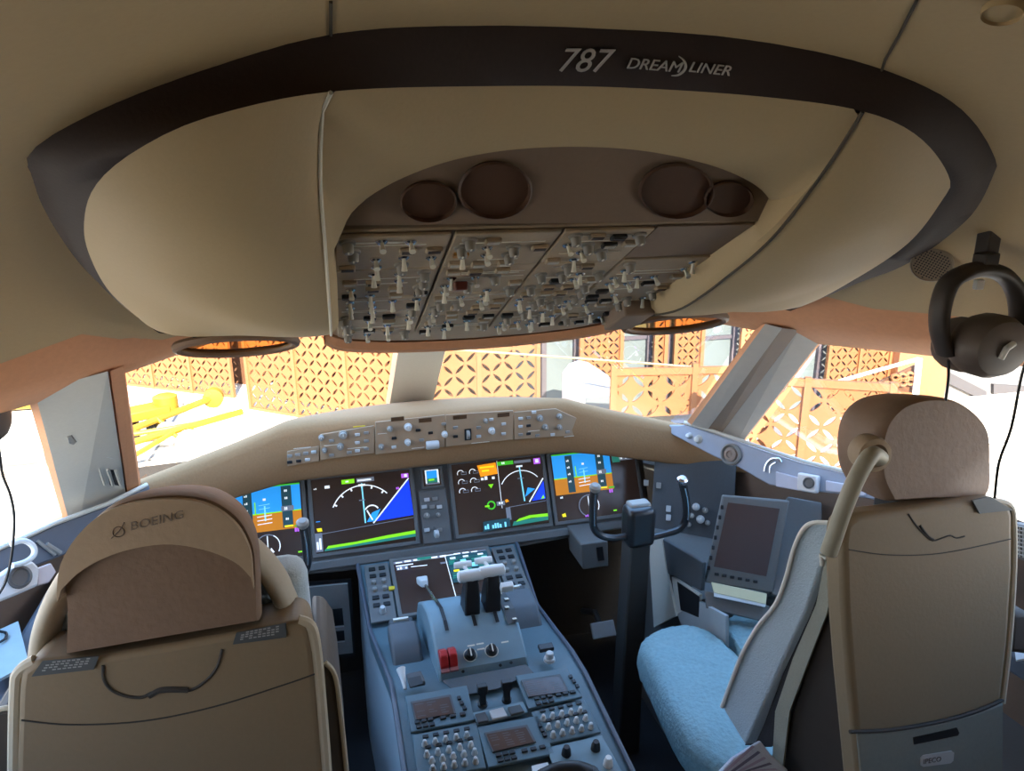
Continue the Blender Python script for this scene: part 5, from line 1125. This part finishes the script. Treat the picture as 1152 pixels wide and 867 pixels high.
# perforated sheet: leaf-shaped holes alternating on both diagonals, real holes in a solid sheet
SHEETS = {}
def sheet(nx, nz, s, big=1.0):
    key = (nx, nz, s, big)
    if key in SHEETS: return SHEETS[key]
    vs, fs = [], []
    K = 12
    def leaf(i, j):
        sg = 1 if (i+j) % 2 == 0 else -1; out = []
        L, W = .54*s*big, .15*s*big
        for k in range(K):
            t = 2*pi*k/K+pi/4; u = cos(t-pi/4)*L; v = sin(t-pi/4)*W*(1-.55*cos(t-pi/4)**4)
            ca, sa = cos(pi/4), sin(pi/4); x, z = (u*ca-v*sa), (u*sa+v*ca)
            out.append((x*sg, z) if sg > 0 else (-x, z))
        return out
    for i in range(nx):
        for j in range(nz):
            cx_, cz_ = (i+.5)*s, (j+.5)*s; lf = sorted(leaf(i, j), key=lambda p: math.atan2(p[1], p[0]))
            bd = []
            for x, z in lf:
                a = math.atan2(z, x); m_ = max(abs(cos(a)), abs(sin(a))); bd.append((cos(a)/m_*s/2, sin(a)/m_*s/2))
            lim = .485*s
            lf = [(max(-lim, min(lim, x)), max(-lim, min(lim, z))) for x, z in lf]
            # make the square keep its corners
            cs = [math.atan2(z, x) for x, z in bd]
            for ca in (pi/4, 3*pi/4, -pi/4, -3*pi/4):
                kk = min(range(K), key=lambda q: abs(cs[q]-ca)); bd[kk] = (math.copysign(s/2, cos(ca)), math.copysign(s/2, sin(ca)))
            for d in (0, .035):
                b = len(vs); vs += [(cx_+x, d, cz_+z) for x, z in bd]+[(cx_+x, d, cz_+z) for x, z in lf]
                fs += [(b+k, b+(k+1) % K, b+K+(k+1) % K, b+K+k) for k in range(K)]
            fs += [(b-2*K+K+k, b-2*K+K+(k+1) % K, b+K+(k+1) % K, b+K+k) for k in range(K)]
    me = bpy.data.meshes.new('perforated_sheet'); me.from_pydata(vs, [], fs); me.materials.append(ORG); SHEETS[key] = me; return me
def fence(label, A, B, H, z0=None, s=.30, pw=1.5, backing=True, group='orange perforated screens', rail=False, big=1.0, nm='perforated_screen'):
    A, B = V(A), V(B); d = B-A; L = d.length; d.normalize(); z0 = A.z if z0 is None else z0
    T = thing(nm, label, 'screen fence', tuple(A), group); n = max(1, round(L/pw)); w = L/n; nx = max(1, round((w-.08)/s)); ss = (w-.08)/nx; nz = max(1, round(H/ss))
    rz = math.atan2(d.y, d.x)
    me = sheet(nx, nz, round(ss, 4), big)
    for k in range(n):
        o = bpy.data.objects.new('sheet_panel', me); COL.objects.link(o); o.parent = T; o.location = d*(k*w+.04)+V((0, 0, .05)); o.rotation_euler = (0, 0, rz)
    for k in range(n+1):
        mb = MB(); p = A+d*(k*w); nn = V((-d.y, d.x, 0)); mb.boxc(p+Z_*(H/2+.05), d*.05, nn*.05, Z_*(H/2+.08)); mb.build('post', ORP, T, smooth=False)
    mb = MB(); nn = V((-d.y, d.x, 0)); mb.boxc((A+B)/2+Z_*(nz*ss+.10), d*L/2, nn*.04, Z_*.06); mb.boxc((A+B)/2+Z_*.03, d*L/2, nn*.04, Z_*.05); mb.build('rail', ORP, T, smooth=False)
    return T
def g_(x, y, z=GZ): return at(x, y, 'Z', z)
a1, a2 = g_(141, 433), g_(263, 447)
a0 = a1+(a1-a2)*.8
fence('orange perforated screen fence far left beyond the yellow tow bars', a0, a2, 5.4, s=.21)
b1, b2 = g_(283, 460), g_(355, 472); b3 = b2+(b2-b1).normalized()*2.8
fence('orange perforated screen fence left of the centre window post', b1, b2+(b2-b1).normalized()*2.9, 5.4, s=.24)
# dark walls added behind the screens so their holes look shaded
dirA = (a2-a0).normalized(); offA = V((-dirA.y, dirA.x, 0)); offA = offA if offA.y > 0 else -offA
def dark_backing(label, A, B, H, th, M=BACK, off=0, nm='dark_backing_wall'):
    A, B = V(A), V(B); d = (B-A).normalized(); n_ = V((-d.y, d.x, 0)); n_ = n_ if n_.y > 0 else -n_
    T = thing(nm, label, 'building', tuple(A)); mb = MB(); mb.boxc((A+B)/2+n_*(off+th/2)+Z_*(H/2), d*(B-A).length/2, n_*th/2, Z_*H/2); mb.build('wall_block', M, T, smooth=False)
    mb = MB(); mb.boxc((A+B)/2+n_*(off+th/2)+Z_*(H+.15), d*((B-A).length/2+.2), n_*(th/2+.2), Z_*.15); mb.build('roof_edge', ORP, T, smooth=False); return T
dark_backing('brown wall added behind the left orange screen to darken its holes', a0, a2, 5.6, 1.0, off=1.3)
dark_backing('brown wall added to darken the holes of screen left of centre post', b1, b3, 5.6, 1.0, off=1.1)
fence('orange perforated screen glimpsed deep in the gap between two nearer screens', a2+V((-.6, 5, 0)), a2+V((3.2, 4.2, 0)), 6, s=.3)
# screens seen to the right of the centre post
c1, c2 = at(470, 440, 'Y', 15.6), at(605, 440, 'Y', 15.6); c1.z = c2.z = GZ
fence('orange perforated screen fence just right of the centre window post', c1, c2, 5.2, s=.29, pw=1.5)
dark_backing('brown wall added to darken the holes of screen right of centre post', c1, c2+V((-.3, 0, 0)), 5.2, .8, off=1.2)
# terminal facade with white panels and orange mesh screens
YF = 16.0
def fx(x): return at(x, 400, 'Y', YF).x
def fz(x, y): return at(x, y, 'Y', YF).z
FT = thing('terminal_building', 'pale terminal facade of white panels seen through right front window', 'building', (fx(700), YF, GZ))
WP = mat('blue white wall panel', (.13, .145, .15), .6, var=.03, scale=2); FRM = mat('lilac grey frame', (.085, .07, .08), .6, var=.03, scale=2)
mb = MB(); mb.box(fx(608), fx(1048), YF+.3, YF+4, GZ, 5); mb.build('main_wall', WP, FT, smooth=False)
for x0, x1 in ((612, 648), (694, 730), (783, 825), (868, 922)):
    mb = MB(); mb.box(fx(x0), fx(x1), YF+.1, YF+.28, GZ, 4.5); wp = mb.build('wall_panel', mat('white wall panel', (.125, .15, .15), .5, var=.03, scale=2), FT, smooth=False)
    mb = MB(); mb.box(fx(x0)-.03, fx(x1)+.03, YF+.04, YF+.12, fz(x0, 382)-.04, fz(x0, 382)+.05); mb.build('transom', FRM, wp, smooth=False)
    for xx in (x0, x1): mb = MB(); mb.box(fx(xx)-.06, fx(xx)+.06, YF-.02, YF+.3, GZ, 4.5); mb.build('mullion', FRM, FT, smooth=False)
mb = MB(); mb.box(fx(742), fx(752), YF-.1, YF+.3, GZ, 4.5); mb.build('downpipe', FRM, FT, smooth=False)
for x0, x1, lab in ((649, 693, 'orange mesh facade screen above the white container'), (731, 742, 'narrow orange mesh facade screen left of the lilac pipe'), (753, 782, 'orange mesh facade screen right of the lilac pipe'), (826, 866, 'orange mesh facade screen by the right window post'), (924, 992, 'orange mesh facade screen seen through the right side window')):
    fence(lab, (fx(x0), YF-.3, GZ), (fx(x1), YF-.3, GZ), 6.0, s=.15 if x0 < 900 else .2, pw=1.0, group='orange mesh facade screens', nm='facade_screen')
# orange slab wall right of the mesh
o = MB(); T = thing('orange_wall', 'plain orange wall block behind the stair rail at right window', 'wall block', (fx(1010), YF-.5, GZ)); o.box(fx(993), fx(1049), YF-.6, YF+.2, GZ, 4); o.build('wall_block', ORP, T, smooth=False)
for zz in (-2.4, -1.9): mb = MB(); mb.box(fx(993), fx(1049), YF-.64, YF-.58, zz, zz+.06); mb.build('joint', BACK, T, smooth=False)
# railing deck fence
YR = 11.0
r1, r2 = at(690, 432, 'Y', YR), at(870, 440, 'Y', YR-.6)
zt = at(770, 412, 'Y', YR).z; r1.z = r2.z = GZ
fence('low orange perforated railing crossing the right front window', r1, r2, zt-GZ, s=.26, pw=1.6, group='orange perforated railings', nm='perforated_railing')
r3, r4 = at(815, 470, 'Y', 9.6), at(1000, 470, 'Y', 8.4)
zt2 = at(900, 432, 'Y', 9.1).z; r3.z = r4.z = GZ
fence('orange perforated railing filling the right side window', r3, r4, zt2-GZ, s=.24, pw=1.5, group='orange perforated railings', nm='perforated_railing')
mb = MB(); mb.tube([at(480, 391, 'Y', 12.5), at(610, 400, 'Y', 12.1), at(720, 408, 'Y', 11.6), at(860, 419, 'Y', 10.8)], .022, 8); o = mb.build('handrail', mat('yellow white rail', (.35, .24, .11), .5, var=.03)); tag(o, 'thin yellow handrail running across the right front window', 'handrail')
# stair rail rising to the right behind the right side window
T = thing('stair_railing', 'sloping white stair rail with orange lattice infill at right', 'railing', tuple(at(1000, 430, 'Y', 10)))
YS = 11.0
mb = MB(); mb.tube([at(925, 434, 'Y', YS), at(985, 417, 'Y', YS), at(1032, 404, 'Y', YS)], .035, 8); mb.build('handrail', WHITE, T)
mb = MB(); mb.tube([at(1034, 403, 'Y', YS), at(1030, 440, 'Y', YS), at(1030, 520, 'Y', YS)], .06, 8); mb.build('newel_post', WHITE, T)
mb = MB(); mb.prism([at(*p, 'Y', YS+.1) for p in [(975, 436), (1030, 411), (1028, 442)]], V((0, .05, 0))); inf = mb.build('infill', BACK, T, smooth=False)
mb = MB()
for k in range(16):
    x = 990+(k % 5)*8.5; y = 434-(k//5)*7-(k % 5)*1.2
    if y > 436-(x-975)*.45+2: mb.tube([at(x+4*cos(t), y+3.2*sin(t), 'Y', YS+.05) for t in [2*pi*j/10 for j in range(10)]], .03, 5, closed=True)
mb.build('lattice', ORP, T)
# pale building at the far right
T = thing('pale_building', 'overexposed pale building block at the far right window edge', 'building', (12, 11, GZ))
pb0 = at(1052, 400, 'Y', 16.0); mb = MB(); mb.box(pb0.x+.1, pb0.x+14, 16, 20, GZ, 4); mb.build('main_wall', mat('chalk wall', (.17, .16, .15), .8, var=.03, scale=2), T, smooth=False)
LIL = mat('lilac grey cladding', (.058, .052, .053), .8, var=.05, scale=3)
mb = MB(); mb.prism([at(*p, 'Y', 15.9) for p in [(1048, 408), (1110, 440), (1110, 452), (1048, 422)]], V((0, .1, 0))); mb.build('sloping_band', LIL, T, smooth=False)
for k, q in enumerate([[(1118, 432), (1175, 436), (1175, 462), (1118, 456)], [(1120, 462), (1175, 466), (1175, 500), (1120, 492)], [(1126, 470), (1175, 480), (1175, 560), (1132, 552)]]):
    mb = MB(); mb.prism([at(*p, 'Y', 15.9-.05*k) for p in q], V((0, .1, 0))); mb.build('window_panel', LIL, T, smooth=False)
# white container
T = thing('white_container', 'white round-topped container standing before the orange mesh screen', 'container', tuple(at(672, 450, 'Y', 13)))
q0, q1 = at(653, 455, 'Y', 13), at(691, 455, 'Y', 13); ztop = at(672, 420, 'Y', 13).z; h = ztop-GZ
pr = [(q0.x, GZ+.2), (q1.x, GZ+.2), (q1.x, ztop-.25), (q1.x-.15, ztop-.06), ((q0.x+q1.x)/2, ztop), (q0.x+.15, ztop-.06), (q0.x, ztop-.25)]
mb = MB(); mb.prism([V((x, 13, z)) for x, z in pr], V((0, 1.2, 0))); mb.build('body', mat('white container paint', (.4, .4, .4), .5, var=.02), T, bevel=.04)
mb = MB(); mb.box(q0.x+.1, q1.x-.1, 12.96, 13.0, GZ+.4, at(672, 446, 'Y', 13).z); mb.build('door', WP, T, smooth=False)
mb = MB(); mb.box(q0.x, q1.x, 13.1, 14.1, GZ, GZ+.2); mb.build('skid', FRM, T, smooth=False)
# yellow tow bars and dollies on the apron at the left
YP = mat('yellow machinery paint', (.27, .16, .010), .5, var=.04)
TYRE = mat('black rubber', (.03, .03, .03), .8)
def bar(T, p, q, r, nm='bar', M=YP): mb = MB(); mb.tube([p, q], r, 8); return mb.build(nm, M, T)
def gz(x, y, z): return at(x, y, 'Z', GZ+z)
def wheel(T, c, r, w, ax, M=WHITE):
    mb = MB(); mb.lathe(c-ax*w/2, ax, [(r*.5, 0), (r*.95, 0), (r, w*.2), (r, w*.8), (r*.95, w), (r*.5, w)], 18); wv = mb.build('wheel', TYRE if M is TYRE else M, T); return wv
T = thing('tow_bar', 'long yellow tow bar with white wheel, nearest on the apron', 'tow bar', tuple(gz(210, 490, 0)), 'yellow tow bars')
p, q = gz(140, 500, .55), gz(272, 463, .55)
bar(T, p, q, .085); ax = (q-p).normalized(); sd = V((-ax.y, ax.x, 0))
c = gz(210, 496, .28); wheel(T, c-sd*.1, .30, .18, sd); wheel(T, c+sd*.9, .30, .18, sd); bar(T, c+V((0, 0, .05)), c+sd*.9+V((0, 0, .05)), .04, 'axle')
bar(T, c, lerp(p, q, .55), .05, 'strut'); bar(T, c, lerp(p, q, .35), .05, 'strut'); bar(T, gz(150, 488, .45), lerp(p, q, .62), .06, 'strut'); bar(T, gz(138, 520, .3), lerp(p, q, .42), .06, 'strut')
T = thing('tow_bar', 'yellow tow bar with round end, lying behind the nearest one', 'tow bar', tuple(gz(220, 465, 0)), 'yellow tow bars')
p, q = gz(150, 482, .5), gz(240, 447, .7); bar(T, p, q, .09); mb = MB(); mb.lathe(q-V((0, .15, 0)), Y_, [(.1, 0), (.26, .02), (.26, .28), (.1, .3)], 16); mb.build('end_drum', YP, T); wheel(T, gz(172, 482, .25), .25, .2, X_, TYRE); bar(T, gz(172, 482, .25), lerp(p, q, .4), .05, 'strut')
T = thing('ground_equipment', 'yellow wheeled dolly at the left edge of the front window', 'dolly', tuple(gz(165, 470, 0)))
p, q = gz(128, 470, .7), gz(187, 458, .7); mb = MB(); d = (q-p).normalized(); mb.boxc((p+q)/2, d*(q-p).length/2, V((-d.y, d.x, 0))*.35, Z_*.12); mb.build('deck', YP, T, bevel=.03)
mb = MB(); mb.lathe(q-Z_*.15, Z_, [(.25, 0), (.3, .05), (.3, .45), (.2, .5)], 14); mb.build('winch', YP, T); wheel(T, gz(150, 482, .25), .25, .2, X_, TYRE); wheel(T, gz(180, 474, .25), .25, .2, X_, TYRE); bar(T, gz(150, 482, .25), gz(180, 474, .25), .06, 'axle'); bar(T, gz(176, 470, .6), gz(196, 486, .2), .06, 'drawbar')
T = thing('yellow_vehicle', 'yellow vehicle body seen at the top of the left side window', 'vehicle', tuple(gz(20, 455, 0)))
v0 = at(15, 446, 'Y', 17.5); mb = MB(); mb.boxc(V((v0.x, v0.y, GZ+1.9)), X_*1.6, Y_*.8, Z_*.30); mb.build('body', YP, T, bevel=.1); mb = MB(); mb.boxc(V((v0.x, v0.y, GZ+1.05)), X_*1.7, Y_*.7, Z_*.5); mb.build('chassis', WHITE, T, bevel=.05)
for sx in (-1, 1): wheel(T, V((v0.x+sx*1.1, v0.y-.8, GZ+.4)), .4, .25, Y_, TYRE)

# ================================================================== LIGHT
w = bpy.data.worlds.new('sky'); SC.world = w; w.use_nodes = True; nt = w.node_tree; N = nt.nodes; bg = N['Background']
tc = N.new('ShaderNodeTexCoord'); sx = N.new('ShaderNodeSeparateXYZ'); rp = N.new('ShaderNodeValToRGB')
nt.links.new(tc.outputs['Generated'], sx.inputs[0]); nt.links.new(sx.outputs['Z'], rp.inputs[0]); nt.links.new(rp.outputs[0], bg.inputs[0])
e = rp.color_ramp.elements; e[0].position = 0; e[0].color = (.85, .90, .95, 1); e[1].position = .6; e[1].color = (.27, .52, .95, 1)
bg.inputs[1].default_value = 3.4
sd = bpy.data.lights.new('sun', 'SUN'); sd.energy = 14.5; sd.angle = RAD(.6); sd.color = (1, .90, .74)
so = bpy.data.objects.new('sun', sd); COL.objects.link(so); so.rotation_euler = V((.03, .85, -.53)).to_track_quat('-Z', 'Y').to_euler(); so.location = (0, -5, 12)
# dome lamps on the rear ceiling behind the seats (the cockpit's own lamps)
for k, x in enumerate((-.55, .55)):
    T = thing('dome_lamp', 'round cockpit dome lamp on the rear ceiling', 'ceiling lamp', (x, -.75, zq(x, 0)-.02), 'dome lamps')
    mb = MB(); c = V((x, -.75, zq(x, 0)-.002)); mb.lathe(c, -Z_, [(.10, 0), (.10, .012), (.085, .018), (.08, .010)], 24); mb.build('rim', GREYP, T); mb = MB(); mb.lathe(c-Z_*.009, -Z_, [(.08, 0), (.06, .004), (.02, .006)], 24); mb.build('diffuser', mat('lit diffuser', (1, .86, .66), .6, var=0, emit=4), T)
    ld = bpy.data.lights.new('dome_light', 'AREA'); ld.shape = 'DISK'; ld.size = .16; ld.energy = .3; ld.color = (1, .83, .60)
    lo = bpy.data.objects.new('dome_light', ld); COL.objects.link(lo); lo.location = c-Z_*.04
SC.view_settings.view_transform = 'Standard'; SC.view_settings.look = 'None'; SC.view_settings.gamma = 1; SC.view_settings.use_curve_mapping = False
SC.view_settings.exposure = 0.85
SC.cycles.use_denoising = True; SC.cycles.max_bounces = 8; SC.cycles.diffuse_bounces = 5; SC.cycles.transparent_max_bounces = 12; SC.cycles.sample_clamp_indirect = 6
